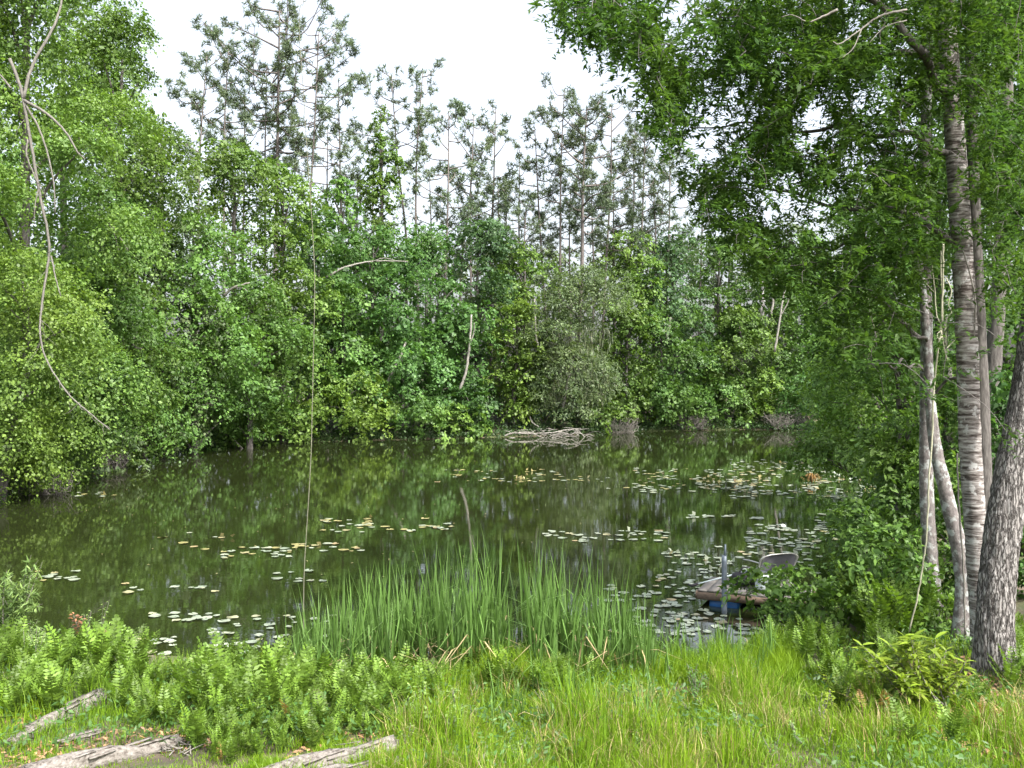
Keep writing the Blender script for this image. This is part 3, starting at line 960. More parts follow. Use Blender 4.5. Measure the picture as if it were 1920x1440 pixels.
def flare(n, r0, r1, fl, k=.10):
    t = np.linspace(0, 1, n)
    return r0 + (r1 - r0) * t + fl * np.exp(-t / k)


TRK = {}
b1 = G(1845, 1222)
Y1 = b1[1] / K
p1 = spline([b1 - [0, 0, .15], W(1836, 1080, Y1), W(1820, 850, Y1), W(1811, 600, Y1), W(1793, 300, Y1), W(1781, 130, Y1), W(1768, -60, Y1 + .1), W(1752, -300, Y1 + .3)], 230)
t1 = thing('ringed_tree', 'tree with pale banded bark and ring-like scars at right', 'tree', b1)
obj('trunk', bark_tube(p1, flare(230, .172, .125, .03, .04), 26, ring_disp, M_RING, 'trunk', b1), t1)
b2 = G(1868, 1262)
Y2 = b2[1] / K
p2 = spline([b2 - [0, 0, .2], W(1866, 1150, Y2), W(1887, 950, Y2 + .05), W(1926, 740, Y2 + .1), W(1958, 500, Y2 + .2), W(1985, 200, Y2 + .3), W(1995, -100, Y2 + .4), W(1990, -400, Y2 + .5)], 170)
t2 = thing('oak_tree', 'thick oak with furrowed grey bark leaning out at the right edge', 'tree', b2)
obj('trunk', bark_tube(p2, flare(170, .268, .18, .16, .028), 54, oak_disp, M_OAKBARK, 'trunk', b2), t2)
b3 = G(1757, 1168)
Y3 = b3[1] / K
p3 = spline([b3 - [0, 0, .1], W(1745, 1050, Y3), W(1737, 900, Y3), W(1737, 750, Y3), W(1737, 600, Y3), W(1733, 400, Y3), W(1738, 150, Y3), W(1745, -150, Y3)], 90)
t3 = thing('slim_tree', 'slim lichen-spotted tree left of the ringed trunk', 'tree', b3)
obj('trunk', bark_tube(p3, flare(90, .135, .075, .03, .04), 16, ring_disp, M_LICHEN, 'trunk', b3), t3)
b4 = G(1822, 1205)
Y4 = b4[1] / K + .3
b4[1] = K * Y4
p4 = spline([b4 - [0, 0, .15], W(1806, 1080, Y4), W(1775, 930, Y4), W(1756, 850, Y4 + .05), W(1745, 760, Y4 + .1), W(1735, 600, Y4 + .2), W(1715, 420, Y4 + .3)], 80)
t4 = thing('slanting_tree', 'slanting blotchy trunk between the slim tree and the ringed one', 'tree', b4)
obj('trunk', bark_tube(p4, flare(80, .145, .05, .02), 16, ring_disp, M_LICHEN, 'trunk', b4), t4)
x5 = W(1858, 0, 15.5)[0]
b5 = np.array([x5, 15.5 * K, float(gz(x5, 15.5 * K))])
p5 = spline([b5 - [0, 0, .1], W(1860, 850, 15.5), W(1862, 700, 15.5), W(1872, 560, 15.5), W(1880, 380, 15.5), W(1888, 150, 15.5), W(1890, -100, 15.5)], 80)
t5 = thing('background_tree', 'grey mottled trunk in the shade between ringed tree and oak', 'tree', b5)
obj('trunk', bark_tube(p5, np.linspace(.18, .11, 80), 14, ring_disp, M_BARK, 'trunk', b5), t5)
x6 = W(1848, 0, 13)[0]
b6 = np.array([x6, 13.0 * K, float(gz(x6, 13.0 * K))])
p6 = spline([b6 - [0, 0, .1], W(1846, 900, 13), W(1838, 650, 13), W(1828, 420, 13), W(1820, 100, 13)], 40)
t6 = thing('dark_tree', 'dark brown trunk peeping out behind the right side of the ringed tree', 'tree', b6)
obj('trunk', bark_tube(p6, np.linspace(.13, .09, 40), 12, ring_disp, M_BARK, 'trunk', b6), t6)

# limbs of these trees: (owner, waypoints, r0, r1)
LIMBS = [
    (0, [(1785, 175, Y1), (1735, 120, 10.6), (1690, 50, 10.4), (1560, -60, 10.0), (1360, -110, 9.6), (1150, -70, 9.4)], .07, .02),
    (0, [(1782, 150, Y1), (1700, 110, 11.2), (1560, 120, 11.8), (1420, 140, 12.1), (1290, 130, 12.2), (1215, 110, 12.2)], .06, .012),
    (0, [(1793, 290, Y1), (1690, 250, 11.4), (1560, 250, 12), (1430, 230, 12.4), (1300, 240, 12.6)], .05, .01),
    (0, [(1806, 470, Y1), (1700, 400, 11.6), (1580, 390, 12.2), (1450, 360, 12.6), (1330, 350, 12.8)], .05, .01),
    (0, [(1757, -230, Y1), (1600, -260, 10.5), (1450, -230, 10), (1250, -160, 9.6)], .06, .02),
    (0, [(1760, -150, Y1), (1800, -200, 9.9), (1840, -220, 9.2)], .06, .02),
    (1, [(1993, -20, Y2 + .4), (1930, -70, 9.6), (1860, -60, 9.2), (1780, -40, 8.9)], .035, .01),
    (1, [(1960, 0, Y2 + .4), (1880, -80, 9.6), (1780, -120, 9.2), (1600, -130, 8.8)], .09, .02),
    (2, [(1737, 640, Y3), (1660, 570, 12.6), (1580, 540, 12.9), (1480, 530, 13.4)], .04, .01),
    (2, [(1735, 470, Y3), (1640, 450, 12.8), (1540, 470, 13.4), (1440, 460, 14)], .04, .01),
    (2, [(1737, 700, Y3), (1670, 680, 12.5), (1600, 690, 12.9)], .03, .01),
    (2, [(1737, 760, Y3), (1780, 700, 12.6), (1830, 670, 12.9)], .03, .01),
    (3, [(1738, 640, Y4 + .2), (1690, 600, 11.6), (1640, 620, 11.8)], .03, .01),
    (4, [(1880, 380, 15.5), (1840, 300, 14.6), (1800, 260, 14)], .05, .02),
    (4, [(1876, 480, 15.5), (1910, 400, 14.8), (1960, 350, 14)], .05, .02),
    (5, [(1830, 450, 13), (1780, 380, 13), (1700, 330, 13.2)], .04, .012),
    (5, [(1826, 300, 13), (1890, 240, 12.8), (1960, 220, 12.6)], .04, .012),
]
OWN = [(t1, b1), (t2, b2), (t3, b3), (t4, b4), (t5, b5), (t6, b6)]
samples, sown = [], []
for ow, wp, r0, r1 in LIMBS:
    m = MB()
    ctl = poly(wp, 10)
    ctl[1:-1] += rng.normal(size=(8, 3)) * .06
    pth = spline(ctl, 28)
    tube(m, pth, np.linspace(r0, r1, 28), 7)
    obj('limb', m.mesh('limb', M_BARK, OWN[ow][1]), OWN[ow][0])
    samples.append(pth[6:])
    sown += [ow] * 22
samples = np.concatenate(samples)
sown = np.array(sown)

POLY = np.array([(1030, 8), (1065, -30), (1200, -90), (1930, -120), (1930, 830), (1720, 830), (1640, 760), (1570, 660), (1500, 570),
                 (1420, 490), (1350, 440), (1300, 380), (1268, 290), (1240, 215), (1205, 120), (1150, 80), (1085, 55)], float)


def inpoly(p, poly_):
    x, y = p[:, 0], p[:, 1]
    ins = np.zeros(len(p), bool)
    for (ax, ay), (bx, by) in zip(poly_, np.roll(poly_, -1, 0)):
        ins ^= ((ay > y) != (by > y)) & (x < (bx - ax) * (y - ay) / (by - ay + 1e-12) + ax)
    return ins


HOLES = [(1345, 215, 78, 80, .34), (1300, 300, 55, 58, .30), (1520, 240, 48, 52, .04), (1625, 180, 50, 48, .05), (1555, 410, 50, 66, .06), (1270, 60, 40, 60, .4),
         (1330, 80, 50, 40, .4), (1400, 300, 40, 40, .4), (1440, 420, 40, 50, .4), (1480, 130, 30, 40, .5)]
need, cl = 2050, []
while len(cl) < need:
    p = np.stack([rng.uniform(1020, 1930, 4000), rng.uniform(-110, 830, 4000)], -1)
    p = p[inpoly(p, POLY)]
    w = np.ones(len(p))
    for hx, hy, a, b_, d in HOLES:
        w = np.where(((p[:, 0] - hx) / a) ** 2 + ((p[:, 1] - hy) / b_) ** 2 < 1, d, w)
    w = np.where(p[:, 0] < 1240, .62, w)
    w = w * np.clip(.75 + .9 * vnoise(np.stack([p[:, 0] / 70, p[:, 1] / 55, p[:, 0] * 0], -1), 21), .12, 1)
    # leave the big trunks standing clear of leaves
    trunkx = np.interp(p[:, 1], [0, 130, 300, 600, 850], [1770, 1781, 1793, 1811, 1820])
    near = (np.abs(p[:, 0] - trunkx) < 58) & (p[:, 1] > 170)
    w = np.where(near & ~((p[:, 1] > 415) & (p[:, 1] < 475)), .015, w)
    w = np.where((p[:, 1] > 560) & (p[:, 0] > 1690), .08, w)
    w = w * np.interp(p[:, 1], [0, 420, 560, 700], [1, 1, .45, .2])
    p = p[rng.uniform(size=len(p)) < w]
    cl += list(p)
cl = np.array(cl[:need])
CY = np.where(cl[:, 0] < 1260, rng.uniform(9.4, 12.4, need), rng.uniform(9.8, 14.8, need))
CP = np.stack([(cl[:, 0] - 960) / F * CY, K * CY, CAMZ - (cl[:, 1] - HY) / F * CY], -1)
# twigs grow outwards: each leaf cluster hangs on the nearest limb or on a cluster joined before it
dl = np.linalg.norm(CP[:, None] - samples[None], axis=2)
order = np.argsort(dl.min(1))
nodes, nown = samples.copy(), sown.copy()
owner, start = np.zeros(need, int), np.zeros((need, 3))
for i in order:
    dd = np.linalg.norm(nodes - CP[i], axis=1) + .4 * np.maximum(CP[i][2] - nodes[:, 2], 0)
    k = int(dd.argmin())
    owner[i], start[i] = nown[k], nodes[k]
    nodes = np.vstack([nodes, CP[i]])
    nown = np.append(nown, nown[k])
for ow in range(6):
    root, org = OWN[ow]
    lm, tm = MB(), MB()
    for i in np.where(owner == ow)[0]:
        a, e = start[i], CP[i]
        ln0 = np.linalg.norm(e - a)
        mid = (a + e) / 2 + np.array([0, 0, .08 * ln0]) + rng.normal(size=3) * .08 * ln0
        tp = spline([a, mid, e], 5)
        tube(tm, tp, np.linspace(.007, .004, 5), 3, cap=False)
        dr = unit((e - mid) + rng.normal(size=3) * .3 * ln0)
        c_, n_, d_ = [], [], []
        for q_ in range(4):
            sd_ = unit(dr * .5 + rng.normal(size=3) * .6 + np.array([0, 0, -.15]))
            ln = R(.22, .42)
            k = 17
            f = np.linspace(.1, 1, k)
            q = e + rng.normal(size=3) * .11 + sd_ * (f * ln)[:, None] + np.array([0, 0, -.07]) * (f ** 2)[:, None]
            side = unit(np.cross(sd_, rng.normal(size=3)))
            ld = unit(sd_ * .6 + side * np.where(np.arange(k) % 2, 1, -1)[:, None] * .8 + rng.normal(size=(k, 3)) * .35 + np.array([0, 0, -.12]))
            c_.append(q + ld * .05)
            d_.append(ld)
            n_.append(np.array([0, -.2, 1.0]) + rng.normal(size=(k, 3)) * .6)
        c_, n_, d_ = np.concatenate(c_), np.concatenate(n_), np.concatenate(d_)
        sz = rng.lognormal(0, .25, len(c_))
        leaves(lm, c_, n_, d_, .100 * sz, .034 * sz)
    if lm.n:
        obj('crown', lm.mesh('crown', M_OAK, org), root, kind='stuff')
        obj('twigs', tm.mesh('twigs', M_BARK, org), root, kind='stuff')

# bare white twigs under the canopy
limb_thing('bare_branch', 'bare white forked branch hanging in the dark leaves top right', 'branch', [
    ('stem', [(1700, 18, 9.6), (1650, 30, 9.5), (1610, 58, 9.4), (1575, 82, 9.3), (1562, 78, 9.3)], .014, .006),
    ('twig', [(1615, 55, 9.4), (1600, 90, 9.35), (1580, 108, 9.3)], .008, .004), ('twig', [(1700, 38, 9.7), (1660, 50, 9.6), (1630, 80, 9.5)], .008, .004)], M_TWIG, 5)
limb_thing('bare_branch', 'short broken pale branch in the leaves at the top', 'branch', [
    ('stem', [(1570, 18, 9.6), (1545, 30, 9.6), (1518, 42, 9.6)], .018, .01), ('twig', [(1510, 40, 9.6), (1485, 28, 9.6), (1465, 32, 9.6)], .008, .004)], M_TWIG, 5)
limb_thing('bare_branch', 'white curled stub of branch right of the ringed trunk', 'branch', [
    ('stem', [(1828, 661, Y1 - .05), (1838, 660, Y1 - .2), (1846, 658, Y1 - .3), (1857, 663, Y1 - .35)], .018, .010)], M_PALE, 6)


# ------------------------------------------------------------------ vines and the thin hanging vine over the pond
def at_ground(px, py):
    return G(px, py)


limb_thing('hanging_vine', 'tangle of pale looping vines hanging left of the ringed trunk', 'vine', [
    ('vine_stem', [(1768, 455, 10.7), (1768, 520, 10.7), (1766, 600, 10.7), (1762, 632, 10.7), (1757, 670, 10.7), (1750, 740, 10.7), (1748, 820, 10.7), (1742, 900, 10.7), (1738, 1000, 10.75), (1730, 1060, 10.8), (1722, 1110, 10.85), (1705, 1185, 10.95)], .014, .011),
    ('vine_stem', [(1764, 470, 10.8), (1765, 520, 10.8), (1768, 590, 10.75), (1766, 626, 10.7), (1776, 676, 10.7)], .010, .006),
    ('vine_stem', [(1746, 490, 10.9), (1752, 540, 10.85), (1756, 590, 10.8), (1764, 610, 10.75), (1761, 635, 10.7)], .010, .008),
    ('vine_stem', [(1773, 520, 10.7), (1784, 545, 10.65), (1778, 570, 10.65), (1784, 585, 10.65), (1774, 600, 10.68), (1774, 650, 10.7)], .009, .006),
    ('vine_stem', [(1718, 505, 11), (1735, 530, 10.95), (1752, 548, 10.9)], .007, .005),
    ('vine_stem', [(1725, 525, 11), (1745, 522, 10.95), (1765, 525, 10.8)], .006, .005),
    ('vine_stem', [(1790, 638, 10.75), (1780, 648, 10.75), (1772, 656, 10.72)], .007, .005),
    ('vine_stem', [(1762, 622, 10.7), (1757, 628, 10.66), (1760, 636, 10.64), (1766, 630, 10.66), (1764, 622, 10.68)], .008, .008)], M_PALEVINE, 6)
limb_thing('hanging_vine', 'thin twisted vine in the leaves left of the slim tree', 'vine', [
    ('vine_stem', [(1632, 590, 13), (1640, 620, 13), (1642, 645, 13), (1630, 662, 13), (1626, 676, 13)], .010, .007),
    ('vine_stem', [(1628, 560, 13.1), (1632, 590, 13), (1636, 600, 13)], .008, .006)], M_PALEVINE, 5)
limb_thing('climbing_vine', 'dark vine running down the left side of the ringed trunk', 'vine', [
    ('vine_stem', [(1806, 470, Y1 - .17), (1820, 520, Y1 - .19), (1828, 560, Y1 - .17), (1826, 640, Y1 - .1)], .012, .010),
    ('vine_stem', [(1795, 850, Y1 - .17), (1799, 960, Y1 - .18), (1807, 1080, Y1 - .19), (1810, 1190, Y1 - .2)], .012, .014)], M_TWIG, 6)
vb = G(571, 1235)
vy = vb[1] / K
limb_thing('hanging_vine', 'single thin vine hanging straight down over the pond left of centre', 'vine', [
    ('vine_stem', [(571, 1236, vy), (569, 1150, vy), (571, 1060, vy), (577, 960, vy), (583, 850, vy), (588, 650, vy), (590, 520, vy), (584, 400, vy), (577, 300, vy), (568, 160, vy), (562, 80, vy), (561, 28, vy), (564, 10, vy), (569, 3, vy), (566, -60, vy), (560, -200, vy)], .009, .004),
    ('twig', [(569, 3, vy), (573, 2, vy), (576, -6, vy)], .008, .005)], M_THINVINE, 6)
# the bough above the frame it hangs from
m = MB()
bp1 = spline([W(1752, -300, Y1 + .3), W(1500, -330, 11.2), W(1200, -290, 11.3), W(850, -240, vy), W(560, -200, vy), W(480, -190, vy)], 30)
tube(m, bp1, np.linspace(.13, .03, 30), 8)
obj('limb', m.mesh('limb', M_LICHEN, b1), t1)

# ------------------------------------------------------------------ dock with chair, bag, rod, bucket, post
DR = math.radians(-24)
D0 = np.array([3.68, 15.25 * K, 0])                 # near left corner of the deck
ex, ey = np.array([math.cos(DR), math.sin(DR), 0]), np.array([-math.sin(DR), math.cos(DR), 0])
DL, DD, DZ = 2.1, 1.3, .30


def dk(a, b, z):
    return D0 + ex * a + ey * b + np.array([0, 0, z])


dock = thing('floating_dock', 'small wooden floating dock with a blue barrel under it', 'dock', (D0[0], D0[1], 0))
npl = 11
pw = DL / npl
for i in range(npl):
    m = MB()
    box(m, dk(pw * (i + .5), DD / 2, DZ + R(-.003, .003)), (pw - .018, DD, .035), DR)
    obj('plank', m.mesh('plank', M_DECK, dock.location), dock)
for a, b, lx, ly in ((DL / 2, -.022, DL, .04), (DL / 2, DD + .022, DL, .04), (-.022, DD / 2, .04, DD), (DL + .022, DD / 2, .04, DD)):
    m = MB()
    box(m, dk(a, b, DZ - .095), (lx, ly, .14), DR)
    obj('fascia_board', m.mesh('fascia_board', M_FASCIA, dock.location), dock)
for b_ in (.26, DD - .3):
    m = MB()
    p_ = np.array([dk(.22 + f * .58, b_, .01) for f in np.linspace(0, 1, 12)])
    rr = np.full(12, .215)
    rr[[0, -1]] = .19
    rr[[3, 8]] = .225
    tube(m, p_, rr, 20)
    obj('barrel', m.mesh('barrel', M_BARREL, dock.location), dock)

# mooring post
pb = W(1358, 1150, 14.75)
post = thing('mooring_post', 'grey steel pipe standing at the front edge of the dock', 'post', (pb[0], pb[1], -.5))
m = MB()
tube(m, np.array([[pb[0], pb[1], z] for z in (-.6, 0, .6, 1.0, W(0, 1042, 14.75)[2])]), [.052, .052, .050, .05, .05], 14)
obj('pipe', m.mesh('pipe', M_POST, post.location), post)
m = MB()
zt = W(0, 1042, 14.75)[2]
tube(m, np.array([[pb[0] + .02, pb[1], z] for z in (zt - .1, zt + .1, zt + .22)]), [.022, .022, .018], 8)
obj('rod', m.mesh('rod', M_POST, post.location), post)

# chair
cc = dk(1.28, .78, DZ + .0175)
CR = math.radians(200)
chair = thing('folding_chair', 'grey fabric folding chair standing on the dock', 'chair', cc, rz=CR)
chair.scale = (1.5, 1.15, .90)


def ct(pts, r, name, mat=M_CHAIRFRAME, n=14):
    m = MB()
    p_ = spline(pts, n)
    tube(m, p_, r, 8)
    return obj(name, m.mesh(name, mat), chair)


arc = [(-.26, .16, .40), (-.285, .24, .62), (-.27, .285, .74), (-.17, .31, .80), (0, .315, .81), (.17, .31, .80), (.27, .285, .74), (.285, .24, .62), (.26, .16, .40)]
ct(arc, .014, 'back_frame', n=40)
for s in (-1, 1):
    ct([(s * .27, .17, .42), (s * .27, -.02, .22), (s * .27, -.22, 0)], .013, 'leg')
    ct([(s * .25, -.24, .42), (s * .25, 0, .22), (s * .25, .26, 0)], .013, 'leg')
    ct([(s * .29, .24, .62), (s * .30, 0, .62), (s * .30, -.22, .60)], .014, 'armrest')
m = MB()
g = np.array([[x * (1 if z < .7 else .9), .165 + (z - .40) * .37 + .03 * (1 - (x / .26) ** 2) * -1, z] for z in np.linspace(.42, .80, 7) for x in np.linspace(-.26, .26, 7)])
ii = (np.arange(6)[:, None] * 7 + np.arange(6)[None])
fq = np.stack([ii, ii + 1, ii + 8, ii + 7], -1).reshape(-1, 4)
m.add(g, fq)
m.add(g + [0, .006, 0], fq[:, ::-1])
obj('backrest', m.mesh('backrest', M_CHAIRFAB), chair)
m = MB()
g = np.array([[x, y, .42 - .03 * (1 - (x / .25) ** 2)] for y in np.linspace(-.24, .17, 6) for x in np.linspace(-.25, .25, 7)])
ii = (np.arange(5)[:, None] * 7 + np.arange(6)[None])
fq = np.stack([ii, ii + 1, ii + 8, ii + 7], -1).reshape(-1, 4)
m.add(g, fq)
m.add(g - [0, 0, .006], fq[:, ::-1])
obj('seat', m.mesh('seat', M_CHAIRFAB), chair)

# black bag
bg_c = dk(.80, .72, DZ + .02)
bag = thing('tackle_bag', 'black slumped bag lying on the dock beside the post', 'bag', bg_c, rz=.25)
u = np.array([[math.cos(a) * math.cos(e_), math.sin(a) * math.cos(e_), math.sin(e_)] for e_ in np.linspace(-1.4, 1.4, 9) for a in np.linspace(0, 2 * math.pi, 16, endpoint=False)])
g = np.sign(u) * np.abs(u) ** .6 * [.27, .17, .14] * (1 + .14 * vnoise(u * 2.4, 31))[:, None] + [0, 0, .14]
g[:, 2] = np.maximum(g[:, 2], .003)
ii = np.arange(8)[:, None] * 16 + np.arange(16)[None]
jj = np.arange(8)[:, None] * 16 + (np.arange(16)[None] + 1) % 16
m = MB()
m.add(g, np.stack([ii, jj, jj + 16, ii + 16], -1).reshape(-1, 4))
obj('body', m.mesh('body', M_BLACK), bag)
m = MB()
tube(m, spline([(-.18, -.06, .25), (-.10, -.05, .36), (.08, -.04, .37), (.17, -.05, .26)], 14), .014, 6)
obj('handle', m.mesh('handle', M_BLACK), bag)
m = MB()
box(m, (0, -.165, .13), (.26, .03, .10))
obj('pocket', m.mesh('pocket', M_BLACK), bag)
# long-handled pole lying over the left edge
ra, rb = dk(-.08, .35, DZ + .05), dk(.95, .8, DZ + .34)
pole = thing('landing_pole', 'pale pole propped on the dock with its tip over the left edge', 'pole', ra)
m = MB()
tube(m, np.linspace(ra, rb, 8), np.linspace(.012, .018, 8), 7)
obj('shaft', m.mesh('shaft', M_WHITE, ra), pole)
m = MB()
tube(m, np.array([ra, ra + [-.12, -.03, -.03], ra + [-.2, -.02, -.01]]), [.03, .03, .012], 7)
obj('grip', m.mesh('grip', M_BLACK, ra), pole)
# bucket
bc = dk(1.18, .36, DZ + .02)
bucket = thing('bucket', 'pale plastic bucket on the dock partly hidden by leaves', 'bucket', bc)
m = MB()
tube(m, np.array([[0, 0, .0], [0, 0, .12], [0, 0, .27], [0, 0, .285], [0, 0, .30]]), [.105, .12, .135, .145, .145], 20)
obj('body', m.mesh('body', M_WHITE), bucket)
m = MB()
tube(m, spline([(-.145, 0, .28), (-.12, -.08, .36), (0, -.12, .40), (.12, -.08, .36), (.145, 0, .28)], 16), .006, 5)
obj('handle', m.mesh('handle', M_POST), bucket)

# ------------------------------------------------------------------ lily pads
def padmesh(k, mat):
    n = 15
    a = np.linspace(.22, 2 * math.pi - .22, n)
    r = 1 + .05 * np.sin(a * 3 + k) + rng.normal(size=n) * .03
    z = .03 * np.sin(a * 2 + k * 2) + (.05 if k % 3 == 0 else .015) * (1 + np.sin(a * 3 + k))
    v = np.vstack([[[0, 0, 0]], np.stack([r * .55 * np.cos(a), r * .55 * np.sin(a), z * .3], -1), np.stack([r * np.cos(a), r * np.sin(a), z], -1)])
    t = [[0, i + 1, i + 2] for i in range(n - 1)]
    q = [[i + 1, i + 1 + n, i + 2 + n, i + 2] for i in range(n - 1)]
    m = MB()
    m.add(v, q, t)
    return m, m.mesh('lily_pad', mat)


PADS = [padmesh(k, M_PAD) for k in range(5)]
PADT = [padmesh(k, M_PADTAN) for k in range(3)]
# (where, x range, y range, count, tan share, shape)
CLUST = [
    ('the raft in mid pond below the fallen branch', 820, 1090, 880, 904, 58, 1.0),
    ('the raft left of the cattails in mid pond', 602, 848, 971, 999, 44, .8),
    ('the curled brownish group left of the hanging vine', 415, 556, 1026, 1049, 24, .9),
    ('the small yellowish group behind the hanging vine', 540, 690, 1020, 1034, 14, .9),
    ('the pair of rows touching the hanging vine', 518, 612, 1066, 1092, 8, 0),
    ('the little group in open water at left', 222, 298, 1095, 1112, 4, 0),
    ('the row of flat pads left of the vine', 324, 408, 1099, 1110, 6, 0),
    ('the group by the willow shrub at far left', 62, 148, 1070, 1090, 10, .2),
    ('the tight group above the left fern bank', 285, 392, 1147, 1165, 11, 0),
    ('the scattered group left of the cattail stand', 390, 625, 1155, 1235, 40, 0),
    ('the group half hidden by the left fern tops', 243, 330, 1196, 1248, 12, 0),
    ('the raft right of centre above the cattails', 1020, 1255, 995, 1016, 36, 0),
    ('the short rows between the mid raft and the right field', 1120, 1225, 895, 920, 12, .5),
    ('the broad field of pads on the right of the pond', 1190, 1420, 878, 925, 95, .35),
    ('the crowded field under the right bank shrubs', 1370, 1640, 862, 935, 190, .2),
    ('the rows in front of the right field', 1288, 1425, 966, 974, 16, 0),
    ('the rows reaching the right bank shrubs', 1395, 1610, 984, 1022, 60, 0),
    ('the group behind the mooring post', 1240, 1385, 1036, 1074, 26, 0),
    ('the group left of the dock', 1230, 1345, 1078, 1132, 30, 0),
    ('the group between cattails and dock', 1140, 1330, 1098, 1190, 46, 0),
    ('the pads crowding in front of the dock', 1255, 1480, 1150, 1192, 34, 0),
    ('the pads behind the folding chair', 1340, 1540, 1012, 1085, 50, 0),
    ('the pads under the right drooping shrub', 1530, 1620, 930, 1000, 30, .1),
    ('the lone pads in open water left of centre', 270, 420, 978, 1040, 7, .4),
    ('the thin brown line of pads at the left bank', 130, 250, 922, 932, 9, 1),
]
pads = []
for w_, x0, x1, y0, y1, n, tan in CLUST:
    cnt = 0
    tan *= .6
    n = int(n * (1.6 if n >= 90 else 1.1))
    ph = R(0, 50)
    for _ in range(n * 20):
        px, py = R(x0, x1), R(y0, y1)
        if vnoise(np.array([px / 38, py / 7.0, ph])) < -.05 and R() < .85:
            continue
        Y = F * CAMZ / (py - HY)
        x = (px - 960) / F * Y
        Y = K * Y
        if sdf(np.array(x), np.array(Y)) > -.15:
            continue
        r = R(.055, .13) * (1.0 if Y < 25 else 1.2)
        if Y < 28 and any((x - q[0]) ** 2 + (Y - q[1]) ** 2 < (.8 * (r + q[2])) ** 2 for q in pads if abs(Y - q[1]) < .4):
            continue
        dx, dy = (np.array([x, Y, 0]) - D0) @ ex, (np.array([x, Y, 0]) - D0) @ ey
        if -.2 < dx < DL + .2 and -.2 < dy < DD + .2:
            continue
        pads.append((x, Y, r, w_, R() < tan))
        cnt += 1
        if cnt >= n:
            break
pads.sort(key=lambda q: -q[2] / q[1] ** 1.7)
rest = MB()
restt = MB()
for i, (x, Y, r, w_, tan) in enumerate(pads):
    k = int(rng.integers(0, 3 if tan else 5))
    tl = .12 if R() < .06 else .012
    ro = (R(-tl, tl), R(-tl, tl), R(0, 6.28))
    z = R(.006, .022)
    if i < 290:
        o = obj('lily_pad', (PADT if tan else PADS)[k][1], loc=(x, Y, z), rot=ro, scale=(r, r * R(.8, 1), r))
        tag(o, ('browned' if tan else 'pale') + ' lily pad afloat in ' + w_, 'lily pad', 'lily pads in ' + w_)
    else:
        src = (PADT if tan else PADS)[k][0]
        vv = np.concatenate(src.v)
        c_, s_ = math.cos(ro[2]), math.sin(ro[2])
        vv = np.stack([vv[:, 0] * c_ - vv[:, 1] * s_, vv[:, 0] * s_ + vv[:, 1] * c_, vv[:, 2]], -1) * r + [x, Y, z]
        (restt if tan else rest).add(vv, src.q[0], src.t[0])
        if R() < .09:      # some of the far pads stand up out of the water on their stalks
            n1 = rng.normal(size=(2, 3)) * [1, 1, .4]
            leaves(restt if tan else rest, np.array([x, Y, .07]) + rng.normal(size=(2, 3)) * [.15, .15, .03], n1, rng.normal(size=(2, 3)) + [0, 0, .5], .17, .12)
if rest.n:
    tag(obj('lily_pads', rest.mesh('lily_pads', M_PAD)), 'mass of small far lily pads across the right and middle water', 'lily pads', kind='stuff')
if restt.n:
    tag(obj('lily_pads', restt.mesh('lily_pads', M_PADTAN)), 'mass of far yellowed lily pads in the mid pond rafts', 'lily pads', kind='stuff')
# specks drifting on the still water at left
mb = MB()
n = 110
px, py = rng.uniform(60, 1120, n), 835 + 250 * rng.uniform(0, 1, n) ** 1.3
Y = F * CAMZ / (py - HY)
pp = np.stack([(px - 960) / F * Y, K * Y, np.full(n, .012)], -1)
pp = pp[sdf(pp[:, 0], pp[:, 1]) < -.4]
n = len(pp)
leaves(mb, pp, np.tile([0., 0, 1], (n, 1)), rng.normal(size=(n, 3)), rng.uniform(.03, .10, n), .05, fold=.3)
tag(obj('floating_specks', mb.mesh('floating_specks', M_PADTAN)), 'pale petals and specks drifting on the left half of the pond', 'floating debris', kind='stuff')
# orange dead tussock among the right pads
tp = G(1522, 905)
root = thing('dead_tussock', 'orange brown tussock sticking up among the right hand pads', 'tussock', (tp[0], tp[1], 0))
mb = MB()
for i in range(70):
    a = R(0, 6.28)
    d = np.array([math.cos(a), math.sin(a), 0]) * R(.1, .5)
    tube(mb, spline([tp, tp + d * .4 + [0, 0, R(.25, .42)], tp + d + [0, 0, R(.0, .25)]], 5), [.02, .02, .018, .014, .006], 3, cap=False)
obj('dead_blades', mb.mesh('dead_blades', M_FERN_OLD, root.location), root, kind='stuff')


# ------------------------------------------------------------------ foreground plants
def frondmesh(k, mat, L=1.0, npin=14, broad=1.1):
    m = MB()
    s = np.linspace(0, 1, 10)
    ar = R(.10, .36)
    P = np.stack([(.10 * s + ar * s ** 2.3), .03 * np.sin(s * 3 + k), (1.0 * s - .32 * ar * s ** 2.6)], -1) * L
    tube(m, P, np.linspace(.009, .003, 10) * L * 1.2, 3, cap=False)
    ss = np.linspace(.16, .98, npin)
    Pi = np.stack([np.interp(ss, s, P[:, i]) for i in range(3)], -1)
    T = unit(np.stack([np.interp(ss, s, np.gradient(P[:, i])) for i in range(3)], -1))
    side = np.tile([0., 1, 0], (npin, 1))
    N = unit(np.cross(side, T))
    ln = .17 * L * broad * np.sin(math.pi * np.clip(.13 + .85 * ss, 0, 1)) ** .75
    for sg in (-1, 1):
        jl = ln * rng.uniform(.85, 1.1, npin)
        d = unit(side * sg + T * .38 + N * rng.uniform(.0, .35, (npin, 1)) + rng.normal(size=(npin, 3)) * .06)
        leaves(m, Pi + d * jl[:, None] / 2, N + rng.normal(size=(npin, 3)) * .2, d, jl, L * .058, fold=.1)
    return m.mesh('frond', mat)


FR = [frondmesh(k, M_FERN) for k in range(7)]
FROLD = [frondmesh(k, M_FERN_OLD) for k in range(2)]


